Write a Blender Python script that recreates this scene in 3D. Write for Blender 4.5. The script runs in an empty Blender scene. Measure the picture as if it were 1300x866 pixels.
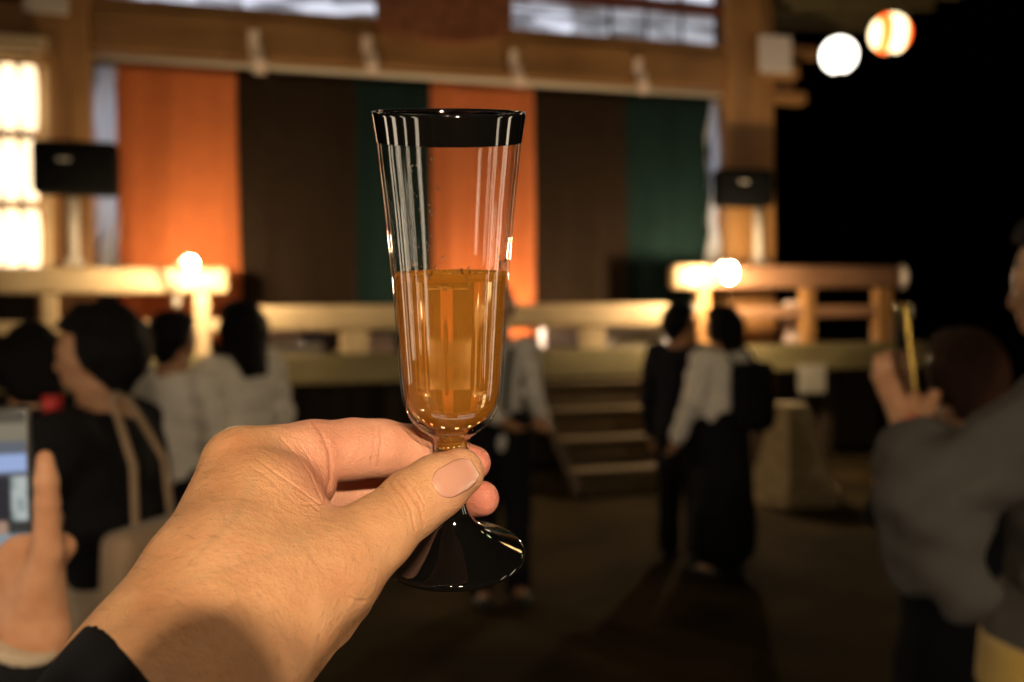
import bpy, bmesh, math, random
import numpy as np
from mathutils import Vector, Matrix
random.seed(7); np.random.seed(7)
SC = bpy.context.scene
COL = SC.collection
rad = math.radians

# ------------------------------------------------------------------ camera
FPX = 1264.0                      # focal length in pixels of the 1300 x 866 photograph
CAM_H = 1.50
PITCH, ROLL = rad(-1.05), rad(-0.7)
F_ = Vector((0, math.cos(PITCH), math.sin(PITCH)))
R0 = Vector((1, 0, 0)); U0 = R0.cross(F_)
R_ = math.cos(ROLL)*R0 + math.sin(ROLL)*U0
U_ = math.cos(ROLL)*U0 - math.sin(ROLL)*R0
CAM = Vector((0, 0, CAM_H))
cam_d = bpy.data.cameras.new('camera'); cam_o = bpy.data.objects.new('camera', cam_d); COL.objects.link(cam_o)
M3 = Matrix((R_, U_, -F_)).transposed()
cam_o.matrix_world = Matrix.Translation(CAM) @ M3.to_4x4()
cam_d.sensor_width = 36.0; cam_d.lens = 36.0*FPX/1300.0
cam_d.clip_start = 0.01; cam_d.clip_end = 300
cam_d.dof.use_dof = True; cam_d.dof.focus_distance = 0.330; cam_d.dof.aperture_fstop = 8.2
SC.camera = cam_o
# ------------------------------------------------------------------ sky, moonlight, exposure
w = bpy.data.worlds.new('World'); SC.world = w; w.use_nodes = True
nt = w.node_tree; bgn = nt.nodes['Background']
sky_n = nt.nodes.new('ShaderNodeTexSky'); sky_n.sky_type = 'NISHITA'; sky_n.sun_disc = False
sky_n.sun_elevation = rad(-4); sky_n.sun_rotation = rad(200)
nt.links.new(sky_n.outputs[0], bgn.inputs[0]); bgn.inputs[1].default_value = 0.002
sun_d = bpy.data.lights.new('moonlight', 'SUN'); sun_d.energy = 0.004; sun_d.angle = rad(0.5); sun_d.color = (1, .95, .88)
sun_o = bpy.data.objects.new('moonlight', sun_d); COL.objects.link(sun_o); sun_o.rotation_euler = (rad(50), 0, rad(160))
SC.view_settings.view_transform = 'Standard'; SC.view_settings.look = 'None'
SC.view_settings.gamma = 1; SC.view_settings.use_curve_mapping = False; SC.view_settings.exposure = 0.25
cy = SC.cycles
cy.sample_clamp_indirect = 4.0; cy.sample_clamp_direct = 0.0
cy.max_bounces = 14; cy.transmission_bounces = 12; cy.glossy_bounces = 6; cy.diffuse_bounces = 3; cy.transparent_max_bounces = 12
cy.caustics_refractive = True; cy.caustics_reflective = False; cy.blur_glossy = 0.6
cy.use_denoising = True

# ------------------------------------------------------------------ helpers
def cmm(px, py, z):               # photograph pixel + depth (mm) -> camera-frame millimetres
    return np.array(((px-650)*z/FPX, (433-py)*z/FPX, z))
B3 = np.array((R_, U_, F_))       # rows: camera axes in world
def c2w(p):                       # camera-frame mm -> world metres
    return np.asarray(p)/1000.0 @ B3 + np.array(CAM)
def at(px, py, z):                # pixel + depth (m) -> world point
    return Vector(c2w(cmm(px, py, z*1000.0)))
def ground_at(px, z):             # the ground point straight below the sight line at that pixel column
    p = at(px, 410, z); return Vector((p.x, p.y, 0))

def tag(o, label=None, cat=None, group=None, kind=None):
    if label: o['label'] = label
    if cat: o['category'] = cat
    if group: o['group'] = group
    if kind: o['kind'] = kind
    return o
def empty(name, loc=(0, 0, 0), rz=0.0):
    o = bpy.data.objects.new(name, None); COL.objects.link(o); o.location = loc; o.rotation_euler = (0, 0, rz)
    o.empty_display_size = .1
    return o
def thing(name, label, cat, loc=(0, 0, 0), rz=0.0, group=None):
    return tag(empty(name, loc, rz), label, cat, group)
def link(name, me, mat=None, parent=None, smooth=False):
    o = bpy.data.objects.new(name, me); COL.objects.link(o)
    if mat is not None and not me.materials: me.materials.append(mat)
    if parent is not None: o.parent = parent
    if smooth: me.polygons.foreach_set('use_smooth', [True]*len(me.polygons))
    return o

class MB:
    """collects boxes, tubes, lathes into one mesh"""
    def __init__(s): s.bm = bmesh.new()
    def box(s, c, d, bev=0.0, rot=None, seg=2, taper=1.0):
        r = bmesh.ops.create_cube(s.bm, size=1.0); vs = r['verts']
        for v in vs:
            t = taper if v.co.z > 0 else 1.0
            v.co = Vector((v.co.x*d[0]*t, v.co.y*d[1]*t, v.co.z*d[2]))
        if bev > 0:
            es = list({e for v in vs for e in v.link_edges})
            g = bmesh.ops.bevel(s.bm, geom=es+vs, offset=bev, segments=seg, profile=.5, affect='EDGES', clamp_overlap=True)
            vs = list({v for f in g['faces'] for v in f.verts} | {v for v in vs if v.is_valid})
        for v in vs:
            if rot is not None: v.co = rot @ v.co
            v.co += Vector(c)
        return s
    def tube(s, pts, r, n=10, cap=True):
        pts = [Vector(p) for p in pts]; rings = []
        if not hasattr(r, '__len__'): r = [r]*len(pts)
        prev = None
        for i, p in enumerate(pts):
            t = (pts[min(i+1, len(pts)-1)]-pts[max(i-1, 0)]).normalized()
            if prev is None:
                a = Vector((0, 0, 1)) if abs(t.z) < .9 else Vector((1, 0, 0)); x = t.cross(a).normalized()
            else: x = (prev-prev.dot(t)*t).normalized()
            prev = x; y = t.cross(x)
            rings.append([s.bm.verts.new(p+r[i]*(math.cos(2*math.pi*k/n)*x+math.sin(2*math.pi*k/n)*y)) for k in range(n)])
        for A, Bq in zip(rings, rings[1:]):
            for k in range(n): s.bm.faces.new((A[k], A[(k+1) % n], Bq[(k+1) % n], Bq[k]))
        if cap: s.bm.faces.new(rings[0][::-1]); s.bm.faces.new(rings[-1])
        return s
    def lathe(s, prof, n=48, closed=False, M=None):
        rings = []
        for (h, r) in prof:
            if r < 1e-7: rings.append([s.bm.verts.new((0, 0, h))])
            else: rings.append([s.bm.verts.new((r*math.cos(2*math.pi*k/n), r*math.sin(2*math.pi*k/n), h)) for k in range(n)])
        pairs = list(zip(rings, rings[1:])) + ([(rings[-1], rings[0])] if closed else [])
        for A, Bq in pairs:
            for k in range(n):
                k2 = (k+1) % n
                if len(A) == 1 and len(Bq) == 1: continue
                if len(A) == 1: s.bm.faces.new((A[0], Bq[k2], Bq[k]))
                elif len(Bq) == 1: s.bm.faces.new((A[k], A[k2], Bq[0]))
                else: s.bm.faces.new((A[k], A[k2], Bq[k2], Bq[k]))
        if M is not None:
            for R in rings:
                for v in R: v.co = M @ v.co
        return s
    def ball(s, c, r, sub=2, scale=(1, 1, 1)):
        g = bmesh.ops.create_icosphere(s.bm, subdivisions=sub, radius=1.0)
        for v in g['verts']: v.co = Vector((v.co.x*r*scale[0], v.co.y*r*scale[1], v.co.z*r*scale[2]))+Vector(c)
        return s
    def build(s, name, mat=None, parent=None, smooth=False, M=None, recalc=True):
        if recalc: bmesh.ops.recalc_face_normals(s.bm, faces=s.bm.faces)
        if M is not None: s.bm.transform(M)
        me = bpy.data.meshes.new(name); s.bm.to_mesh(me); s.bm.free()
        return link(name, me, mat, parent, smooth)

# ---- implicit surfaces: tapered capsules blended together, meshed with surface nets
def cap_d(P, a, ra, b, rb, flat=None):
    a = np.asarray(a, float); b = np.asarray(b, float); ab = b-a; L2 = max(float(ab@ab), 1e-12)
    ap = P-a; t = np.clip((ap@ab)/L2, 0, 1)
    q = ap-t[..., None]*ab
    if flat is not None:
        n = np.asarray(flat[0], float); n = n/np.linalg.norm(n)
        q = q+((q@n)*(flat[1]-1))[..., None]*n
    return np.sqrt((q*q).sum(-1))-(ra+t*(rb-ra))
def smin(d1, d2, k):
    if k <= 0: return np.minimum(d1, d2)
    h = np.clip(.5+.5*(d2-d1)/k, 0, 1)
    return d2*(1-h)+d1*h-k*h*(1-h)
def sdf_eval(groups, P, kg=0.0):
    D = None
    for g in groups:
        d = None
        for (a, ra, b, rb, k, fl) in g:
            e = cap_d(P, a, ra, b, rb, fl); d = e if d is None else smin(d, e, k)
        D = d if D is None else smin(D, d, kg)
    return D
def surf_net(groups, vox, kg=0.0, noise=None, clip=None):
    """groups: list of lists of (a, ra, b, rb, k, flat) -> verts, quads"""
    lo = np.min([np.minimum(np.array(p[0])-p[1], np.array(p[2])-p[3]) for g in groups for p in g], 0)
    hi = np.max([np.maximum(np.array(p[0])+p[1], np.array(p[2])+p[3]) for g in groups for p in g], 0)
    kmax = max(p[4] for g in groups for p in g)
    lo = lo-3*vox-kmax*.3; hi = hi+3*vox+kmax*.3
    n = np.ceil((hi-lo)/vox).astype(int)+1
    ax = [lo[i]+vox*np.arange(n[i]) for i in range(3)]
    BIG = 1e3
    tot = np.full(n, BIG)
    for g in groups:
        acc = np.full(n, BIG)
        for (a, ra, b, rb, k, fl) in g:
            m = max(ra, rb)+k*1.2+3*vox
            a_ = np.array(a, float); b_ = np.array(b, float)
            i0 = np.clip(np.floor((np.minimum(a_, b_)-m-lo)/vox).astype(int), 0, n-1)
            i1 = np.clip(np.ceil((np.maximum(a_, b_)+m-lo)/vox).astype(int)+1, 1, n)
            sl = tuple(slice(i0[i], i1[i]) for i in range(3))
            P = np.stack(np.meshgrid(*[ax[i][sl[i]] for i in range(3)], indexing='ij'), -1)
            acc[sl] = smin(acc[sl], np.minimum(cap_d(P, a_, ra, b_, rb, fl), BIG), k)
        tot = smin(tot, acc, kg)
    if noise is not None or clip is not None:
        P = np.stack(np.meshgrid(*ax, indexing='ij'), -1)
        if noise is not None: tot = tot+noise(P)
        if clip is not None: tot = np.maximum(tot, clip(P))
    ins = tot < 0
    c = [(i, j, k) for i in (0, 1) for j in (0, 1) for k in (0, 1)]
    sh = n-1
    def cor(A, o): return A[o[0]:o[0]+sh[0], o[1]:o[1]+sh[1], o[2]:o[2]+sh[2]]
    cnt = sum(cor(ins, o).astype(int) for o in c)
    act = (cnt > 0) & (cnt < 8)
    idx = np.full(sh, -1); cells = np.argwhere(act); idx[act] = np.arange(len(cells))
    S = np.zeros((len(cells), 3)); W = np.zeros(len(cells))
    vals = {o: cor(tot, o)[act] for o in c}
    for o in c:
        for d in range(3):
            if o[d]: continue
            o2 = tuple(1 if e == d else o[e] for e in range(3))
            v1, v2 = vals[o], vals[o2]; cr = (v1 < 0) != (v2 < 0)
            t = np.where(cr, v1/np.where(cr, v1-v2, 1), 0)
            pt = np.array(o, float)[None, :].repeat(len(cells), 0); pt[:, d] += t
            S[cr] += pt[cr]; W[cr] += 1
    V = lo+vox*(cells+S/W[:, None])
    Q = []
    for d in range(3):
        e1, e2 = [(1, 2), (2, 0), (0, 1)][d]
        s0 = [slice(1, sh[i]) for i in range(3)]; s0[d] = slice(0, sh[d])
        s1 = list(s0); s1[d] = slice(1, sh[d]+1)
        A = ins[tuple(s0)]; Bq = ins[tuple(s1)]
        for flip, msk in ((False, A & ~Bq), (True, ~A & Bq)):
            I = np.argwhere(msk)
            if not len(I): continue
            off = np.ones(3, int); off[d] = 0; I = I+off
            def ci(o1, o2):
                J = I.copy(); J[:, e1] -= o1; J[:, e2] -= o2
                return idx[J[:, 0], J[:, 1], J[:, 2]]
            q = np.stack((ci(1, 1), ci(0, 1), ci(0, 0), ci(1, 0)), 1)
            Q.append(q[:, ::-1] if flip else q)
    return V, np.concatenate(Q)
def mesh_vq(name, V, Q, mat=None, parent=None, cols=None, relax=0, smooth=True):
    me = bpy.data.meshes.new(name)
    me.vertices.add(len(V)); me.vertices.foreach_set('co', np.ascontiguousarray(V, dtype=np.float32).ravel())
    me.loops.add(len(Q)*4); me.loops.foreach_set('vertex_index', np.ascontiguousarray(Q, dtype=np.int32).ravel())
    me.polygons.add(len(Q)); me.polygons.foreach_set('loop_start', np.arange(0, 4*len(Q), 4, dtype=np.int32))
    me.update(calc_edges=True); me.validate()
    if cols is not None:
        at_ = me.color_attributes.new('Col', 'FLOAT_COLOR', 'POINT')
        at_.data.foreach_set('color', np.concatenate([cols, np.ones((len(cols), 1))], 1).astype(np.float32).ravel())
    return link(name, me, mat, parent, smooth)
def relax_vq(V, Q, it=2, f=.5):
    E = np.unique(np.sort(np.concatenate([Q[:, [0, 1]], Q[:, [1, 2]], Q[:, [2, 3]], Q[:, [3, 0]]]), 1), axis=0)
    for _ in range(it):
        S = np.zeros_like(V); C = np.zeros(len(V))
        np.add.at(S, E[:, 0], V[E[:, 1]]); np.add.at(S, E[:, 1], V[E[:, 0]])
        np.add.at(C, E[:, 0], 1); np.add.at(C, E[:, 1], 1)
        V = V+f*(S/np.maximum(C, 1)[:, None]-V)
    return V
def subdiv_vq(V, Q):
    e = np.concatenate([Q[:, [0, 1]], Q[:, [1, 2]], Q[:, [2, 3]], Q[:, [3, 0]]]); es = np.sort(e, 1)
    key = es[:, 0].astype(np.int64)*len(V)+es[:, 1]; uk, first, inv = np.unique(key, return_index=True, return_inverse=True)
    n0, ne, nq = len(V), len(uk), len(Q)
    V2 = np.concatenate([V, (V[es[first, 0]]+V[es[first, 1]])/2, V[Q].mean(1)])
    m = inv.reshape(4, nq)+n0; c = np.arange(nq)+n0+ne
    return V2, np.concatenate([np.stack((Q[:, i], m[i], c, m[(i+3) % 4]), 1) for i in range(4)])
def normals_vq(V, Q):
    n = np.cross(V[Q[:, 2]]-V[Q[:, 0]], V[Q[:, 3]]-V[Q[:, 1]])
    N = np.zeros_like(V)
    for i in range(4): np.add.at(N, Q[:, i], n)
    return N/np.maximum(np.linalg.norm(N, axis=1), 1e-12)[:, None]

# ------------------------------------------------------------------ materials
def mat(name, col=(.5, .5, .5), rough=.5, metal=0.0, emit=None, es=0.0, **kw):
    m = bpy.data.materials.new(name); m.use_nodes = True
    b = m.node_tree.nodes['Principled BSDF']
    b.inputs['Base Color'].default_value = (*col, 1); b.inputs['Roughness'].default_value = rough; b.inputs['Metallic'].default_value = metal
    if emit: b.inputs['Emission Color'].default_value = (*emit, 1); b.inputs['Emission Strength'].default_value = es
    for k, v in kw.items(): b.inputs[k.replace('_', ' ')].default_value = v
    return m
def nd(m, t, **kw):
    n = m.node_tree.nodes.new(t)
    for k, v in kw.items():
        if k in n.inputs: n.inputs[k].default_value = v
        else: setattr(n, k, v)
    return n
def lk(m, a, b): m.node_tree.links.new(a, b)
def bsdf(m): return m.node_tree.nodes['Principled BSDF']
def coords(m, scale=(1, 1, 1), src='Object'):
    tc = nd(m, 'ShaderNodeTexCoord'); mp = nd(m, 'ShaderNodeMapping'); mp.inputs['Scale'].default_value = scale
    lk(m, tc.outputs[src], mp.inputs[0]); return mp.outputs[0]
def ramp(m, fac, stops):
    r = nd(m, 'ShaderNodeValToRGB'); e = r.color_ramp.elements
    while len(e) < len(stops): e.new(.5)
    for i, (p, c) in enumerate(stops): e[i].position = p; e[i].color = (*c, 1)
    lk(m, fac, r.inputs[0]); return r.outputs[0]
def bump(m, h, strength=.3, dist=.01, prev=None):
    b = nd(m, 'ShaderNodeBump'); b.inputs['Strength'].default_value = strength; b.inputs['Distance'].default_value = dist
    lk(m, h, b.inputs['Height'])
    if prev is not None: lk(m, prev, b.inputs['Normal'])
    return b.outputs[0]
def wood(name, dark, light, rough=.55, scale=(1, 1, 8), bs=.25):
    m = mat(name, light, rough)
    v = coords(m, scale)
    n1 = nd(m, 'ShaderNodeTexNoise'); n1.inputs['Scale'].default_value = 6; n1.inputs['Detail'].default_value = 8; n1.inputs['Distortion'].default_value = .6
    lk(m, v, n1.inputs[0])
    c = ramp(m, n1.outputs[0], [(.3, dark), (.7, light)])
    v2 = coords(m, (1, 1, 1)); n2 = nd(m, 'ShaderNodeTexNoise'); n2.inputs['Scale'].default_value = 1.7; n2.inputs['Detail'].default_value = 5; lk(m, v2, n2.inputs[0])
    mx = nd(m, 'ShaderNodeMixRGB', blend_type='MULTIPLY'); mx.inputs[0].default_value = .6
    lk(m, c, mx.inputs[1]); lk(m, ramp(m, n2.outputs[0], [(.3, (.55, .5, .45)), (.7, (1, 1, 1))]), mx.inputs[2])
    lk(m, mx.outputs[0], bsdf(m).inputs['Base Color'])
    lk(m, bump(m, n1.outputs[0], bs, .01), bsdf(m).inputs['Normal'])
    return m
def cloth(name, col, rough=.9, scale=900, var=.25, sheen=.2):
    m = mat(name, col, rough); b = bsdf(m)
    if max(col) < .1: sheen = 0.0; b.inputs['Specular IOR Level'].default_value = .15
    if 'Sheen Weight' in b.inputs: b.inputs['Sheen Weight'].default_value = sheen
    v = coords(m); n = nd(m, 'ShaderNodeTexNoise'); n.inputs['Scale'].default_value = 9; n.inputs['Detail'].default_value = 6; lk(m, v, n.inputs[0])
    lo = tuple(x*(1-var) for x in col); hi = tuple(min(1, x*(1+var)) for x in col)
    lk(m, ramp(m, n.outputs[0], [(.3, lo), (.7, hi)]), b.inputs['Base Color'])
    n2 = nd(m, 'ShaderNodeTexNoise'); n2.inputs['Scale'].default_value = scale; lk(m, v, n2.inputs[0])
    nrm = bump(m, n2.outputs[0], .35, .002)
    lk(m, bump(m, n.outputs[0], .25, .02, nrm), b.inputs['Normal'])
    return m
# ------------------------------------------------------------------ the stage building's own frame: u along its front, v inwards, z up
SA = at(120, 408, 9.0); SB = at(925, 408, 10.9)
UX = Vector((SB.x-SA.x, SB.y-SA.y, 0)).normalized(); VX = Vector((-UX.y, UX.x, 0))
SO = Vector((SA.x, SA.y, 0)); S_RZ = math.atan2(UX.y, UX.x)
def suz(px, py, v=0.0):               # pixel -> (u, z) on the plane v metres behind the stage front
    d = (at(px, py, 1.0)-CAM); t = (SO+VX*v-CAM).dot(VX)/d.dot(VX); p = CAM+d*t
    return (p-SO).dot(UX), p.z
def sw(u, v, z): return SO+UX*u+VX*v+Vector((0, 0, z))
# ------------------------------------------------------------------ the glass
RIM = cmm(570, 142, 317); FOOT = cmm(575, 714, 359)
AX = RIM-FOOT; GL = float(np.linalg.norm(AX)); AX = AX/GL
gz = Vector(AX @ B3).normalized(); gx = Vector((1, 0, 0)); gx = (gx-gx.dot(gz)*gz).normalized(); gy = gz.cross(gx)
GM = Matrix((gx, gy, gz)).transposed().to_4x4(); GM.translation = Vector(c2w(FOOT))
m_clear = bpy.data.materials.new('clear_plastic'); m_clear.use_nodes = True; n_ = m_clear.node_tree.nodes; n_.clear()   # thin clear wall: passes light straight, mirrors by Fresnel
o_ = n_.new('ShaderNodeOutputMaterial'); t_ = n_.new('ShaderNodeBsdfTransparent'); t_.inputs[0].default_value = (.985, .985, .98, 1); g_ = n_.new('ShaderNodeBsdfGlossy'); g_.inputs['Roughness'].default_value = .03; lw_ = n_.new('ShaderNodeLayerWeight'); lw_.inputs[0].default_value = .5; pw_ = n_.new('ShaderNodeMath'); pw_.operation = 'POWER'; pw_.inputs[1].default_value = 4.0; fr_ = n_.new('ShaderNodeMath'); fr_.operation = 'MULTIPLY_ADD'; fr_.inputs[1].default_value = .85; fr_.inputs[2].default_value = .045; m_clear.node_tree.links.new(lw_.outputs['Facing'], pw_.inputs[0]); m_clear.node_tree.links.new(pw_.outputs[0], fr_.inputs[0]); x_ = n_.new('ShaderNodeMixShader')
for a, b in ((fr_.outputs[0], x_.inputs[0]), (t_.outputs[0], x_.inputs[1]), (g_.outputs[0], x_.inputs[2]), (x_.outputs[0], o_.inputs[0])): m_clear.node_tree.links.new(a, b)
m_black = mat('black_gloss_plastic', (.004, .0038, .0036), .05, IOR=1.5)
m_black.node_tree.nodes['Principled BSDF'].inputs['Coat Weight'].default_value = .5
m_liq = bpy.data.materials.new('amber_drink'); m_liq.use_nodes = True
n_ = m_liq.node_tree.nodes; n_.clear()
o_ = n_.new('ShaderNodeOutputMaterial'); g_ = n_.new('ShaderNodeBsdfGlass'); g_.inputs['IOR'].default_value = 1.34; g_.inputs['Roughness'].default_value = .012
pv = n_.new('ShaderNodeVolumePrincipled'); pv.inputs['Color'].default_value = (.95, .62, .22, 1); pv.inputs['Absorption Color'].default_value = (.93, .48, .10, 1)
pv.inputs['Density'].default_value = 26.0; pv.inputs['Anisotropy'].default_value = .3
va = n_.new('ShaderNodeVolumeAbsorption'); va.inputs['Color'].default_value = (.99, .56, .08, 1); va.inputs['Density'].default_value = 8.0
g_.inputs['Color'].default_value = (1, .97, .90, 1)
tl_ = n_.new('ShaderNodeBsdfTranslucent'); tl_.inputs[0].default_value = (1.0, .44, .05, 1); df_ = n_.new('ShaderNodeBsdfDiffuse'); df_.inputs[0].default_value = (1.0, .41, .045, 1)
x1_ = n_.new('ShaderNodeMixShader'); x1_.inputs[0].default_value = .5; x2_ = n_.new('ShaderNodeMixShader'); x2_.inputs[0].default_value = .36   # slightly cloudy
for a, b in ((tl_.outputs[0], x1_.inputs[1]), (df_.outputs[0], x1_.inputs[2]), (g_.outputs[0], x2_.inputs[1]), (x1_.outputs[0], x2_.inputs[2])): m_liq.node_tree.links.new(a, b)
m_liq.node_tree.links.new(x2_.outputs[0], o_.inputs['Surface']); m_liq.node_tree.links.new(va.outputs[0], o_.inputs['Volume'])

glass = empty('champagne_flute'); glass.matrix_world = GM
tag(glass, 'clear plastic champagne flute with black rim and foot, half full of amber drink', 'glass')
K = .001
outer = [(44.0, 6.2), (46.5, 6.3), (48.2, 6.7), (49.4, 7.6), (51.0, 9.7), (53.0, 12.2), (55.6, 14.3), (59.0, 15.9), (63, 16.9), (68.4, 17.5), (80, 18.15), (95, 18.95), (108.6, 19.75), (125, 21.0), (140, 22.35), (150, 23.25), (GL-.7, 24.4), (GL, 24.3)]
def r_out(s): return float(np.interp(s, [p[0] for p in outer], [p[1] for p in outer]))
inner = [(GL, 23.8), (GL-.5, 23.5), (150, 22.35), (140, 21.4), (125, 20.0), (108.6, 18.75), (95, 17.9), (80, 17.1), (68.4, 16.4), (63, 15.7), (59.5, 14.6), (56.5, 12.6), (54.2, 9.9), (52.4, 7.2), (50.6, 5.8), (48.5, 5.2), (46.2, 5.2), (44.7, 5.0), (44.45, 3.0), (44.4, 0)]
def fine(pr, n=4):                    # Catmull-Rom through the profile
    P = np.array(pr, float); out = []
    for i in range(len(P)-1):
        p0, p1, p2, p3 = P[max(i-1, 0)], P[i], P[i+1], P[min(i+2, len(P)-1)]
        for t in np.linspace(0, 1, n, endpoint=False):
            out.append(tuple(.5*((2*p1)+(-p0+p2)*t+(2*p0-5*p1+4*p2-p3)*t*t+(-p0+3*p1-3*p2+p3)*t**3)))
    out.append(tuple(P[-1])); return [(a, max(b, 0)) for a, b in out]
fo = fine(outer[:-1])+[outer[-1]]; fi = fine(inner[1:])
prof = [(44.0, 0)]+fo+[inner[0]]+fi
MB().lathe([(s*K, r*K) for s, r in prof], 128).build('bowl', m_clear, glass, True)
# black band round the rim, inside and outside of the clear wall
band = [(149.0, r_out(149.0)+.01), (149.05, r_out(149.05)+.13), (149.15, r_out(149.15)+.13), (149.3, r_out(149.3)+.13), (154, r_out(154)+.13), (157, r_out(157)+.13), (GL-1.0, r_out(GL-1.0)+.13), (GL-.75, r_out(GL-.75)+.13), (GL-.5, 24.52), (GL+.1, 24.4), (GL+.15, 24.0), (GL+.1, 23.6), (GL-.5, 23.3), (GL-.9, 23.25), (GL-.9, 23.9), (GL-.9, 24.3)]
MB().lathe([(s*K, r*K) for s, r in band], 128, closed=True).build('rim_band', m_black, glass, True)
# black stem and foot
ft = [(43.85, 0), (43.85, 5.6), (42.5, 5.8), (41.5, 5.2), (38, 4.6), (30, 4.5), (25, 4.7), (21, 5.5), (17.5, 7.2), (14.5, 9.6), (11.8, 12.8), (9.4, 16.6), (7.2, 20.8), (5.6, 24.2), (4.9, 25.5), (4.2, 25.95), (3.3, 26.05), (2.6, 25.8), (2.5, 25.0), (4.2, 22.5), (7.5, 16.5), (11.0, 10), (14.5, 5), (16, 0)]
f2 = ft[:4]+fine(ft[4:16])+ft[16:]
MB().lathe([(s*K, r*K) for s, r in f2], 128).build('stem_and_foot', m_black, glass, True)
# drink: the inside of the bowl up to a level (world-horizontal) surface
lb = bmesh.new()
lp = [(s, r+.12 if r > 0.01 else 0) for s, r in fi if s < 120][::-1]
lp[0] = (44.35, 0)
mb = MB(); mb.bm.free(); mb.bm = lb
mb.lathe([(s*K, r*K) for s, r in lp]+[(122*K, (np.interp(122, [108.6, 125], [18.75, 20.0])+.12)*K)], 128)
lev = GM.inverted() @ Vector(c2w(cmm(570, 345.5, 327.4)))
nrm = (GM.to_3x3().inverted() @ Vector((0, 0, 1))).normalized()
g = bmesh.ops.bisect_plane(lb, geom=lb.verts[:]+lb.edges[:]+lb.faces[:], plane_co=lev, plane_no=nrm, clear_outer=True)
bmesh.ops.edgeloop_fill(lb, edges=[e for e in g['geom_cut'] if isinstance(e, bmesh.types.BMEdge)])
mb.build('amber_drink', m_liq, glass, True)
# bubbles at the surface and drops clinging to the wall
m_drop = mat('water_drop', (1, 1, 1), .0, Transmission_Weight=1.0, IOR=1.33)
db = MB(); rnd = random.Random(3)
for i in range(80):
    a = rnd.uniform(math.pi*1.05, math.pi*1.95); 
    if i < 46: s = 109.3+abs(rnd.gauss(0, 2.2)); r = rnd.uniform(.18, .6)
    else: s = rnd.uniform(113, 149); r = rnd.uniform(.15, .42); a = rnd.gauss(math.pi*1.40, .12)
    R = np.interp(s, [108.6, 125, 140, 150], [18.75, 20.0, 21.4, 22.35])-.05
    db.ball((R*K*math.cos(a), R*K*math.sin(a), (s+1.5*math.sin(a+.3))*K), r*K, 2, (1, 1, rnd.uniform(.9, 1.5)))
tag(db.build('drops', m_drop, glass, True), kind='stuff')
# ------------------------------------------------------------------ the hand that holds it (camera-frame millimetres)
def skin_material(name, tone=1.0, sss=.13, local_bump=True):
    m = mat(name, (.5, .3, .2), .47); b = bsdf(m)
    vc = nd(m, 'ShaderNodeVertexColor', layer_name='Col')
    v = coords(m)
    n1 = nd(m, 'ShaderNodeTexNoise'); n1.inputs['Scale'].default_value = 55; n1.inputs['Detail'].default_value = 6; lk(m, v, n1.inputs[0])
    mx = nd(m, 'ShaderNodeMixRGB', blend_type='MULTIPLY'); mx.inputs[0].default_value = 1
    lk(m, vc.outputs[0], mx.inputs[1]); lk(m, ramp(m, n1.outputs[0], [(.3, (.86*tone, .76*tone, .70*tone)), (.7, (1.06*tone, 1.06*tone, 1.06*tone))]), mx.inputs[2])
    # short fine hairs and pores
    vh = coords(m, (1500, 420, 700)); n3 = nd(m, 'ShaderNodeTexVoronoi'); n3.inputs['Scale'].default_value = 1.0; lk(m, vh, n3.inputs[0])
    mh = nd(m, 'ShaderNodeMixRGB', blend_type='MULTIPLY'); mh.inputs[0].default_value = .5
    lk(m, mx.outputs[0], mh.inputs[1]); lk(m, ramp(m, n3.outputs[0], [(.05, (.55, .45, .4)), (.22, (1, 1, 1))]), mh.inputs[2])
    lk(m, mh.outputs[0], b.inputs['Base Color'])
    n2 = nd(m, 'ShaderNodeTexVoronoi'); n2.feature = 'DISTANCE_TO_EDGE'; n2.inputs['Scale'].default_value = 900; lk(m, v, n2.inputs[0])
    n4 = nd(m, 'ShaderNodeTexNoise'); n4.inputs['Scale'].default_value = 420; n4.inputs['Detail'].default_value = 4; lk(m, v, n4.inputs[0])
    nr = bump(m, n2.outputs[0], .4, .0006)
    nr = bump(m, n4.outputs[0], .45, .0010, nr)
    vl = coords(m, (260, 900, 600)); vl.node.inputs['Rotation'].default_value = (0, .2, .35); n5 = nd(m, 'ShaderNodeTexNoise'); n5.inputs['Scale'].default_value = 1.0; n5.inputs['Detail'].default_value = 3; n5.inputs['Distortion'].default_value = .8; lk(m, vl, n5.inputs[0])
    nr = bump(m, n5.outputs[0], .30, .0012, nr)
    n6 = nd(m, 'ShaderNodeTexNoise'); n6.inputs['Scale'].default_value = 95; n6.inputs['Detail'].default_value = 2; lk(m, v, n6.inputs[0])
    nr = bump(m, n6.outputs[0], .25, .003, nr)
    lk(m, nr, b.inputs['Normal'])
    b.inputs['Subsurface Weight'].default_value = sss; b.inputs['Subsurface Scale'].default_value = .004
    b.inputs['Subsurface Radius'].default_value = (1.0, .35, .2)
    b.inputs['Specular IOR Level'].default_value = .35
    return m
m_skin = skin_material('skin')
P = cmm
def chain(pts, k=3.0, flat=None):
    return [(np.array(a[0]), a[1], np.array(b[0]), b[1], k, flat) for a, b in zip(pts, pts[1:])]
ZN = np.array((0.0, 0.0, 1.0))
WR = P(212, 893, 276); ELB = np.array((-200.0, -262.0, 118.0))
FA = WR+(ELB-WR)*.28
palm = []
palm += [(FA, 31, WR, 28.5, 12, None)]
palm += [(WR, 29, P(285, 775, 296), 26.5, 14, (ZN, 1.35))]
palm += [(P(252, 805, 292), 22, P(306, 594, 331), 13.0, 12, None)]          # index metacarpal
palm += [(P(296, 815, 284), 20.5, P(424, 722, 305), 14.2, 14, None)]        # thumb metacarpal
palm += [(P(300, 730, 300), 18.5, P(345, 642, 319), 12.5, 14, None)]        # muscle between them
palm += [(P(345, 637, 319), 12.0, P(398, 673, 314), 7.5, 12, None)]         # web
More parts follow.
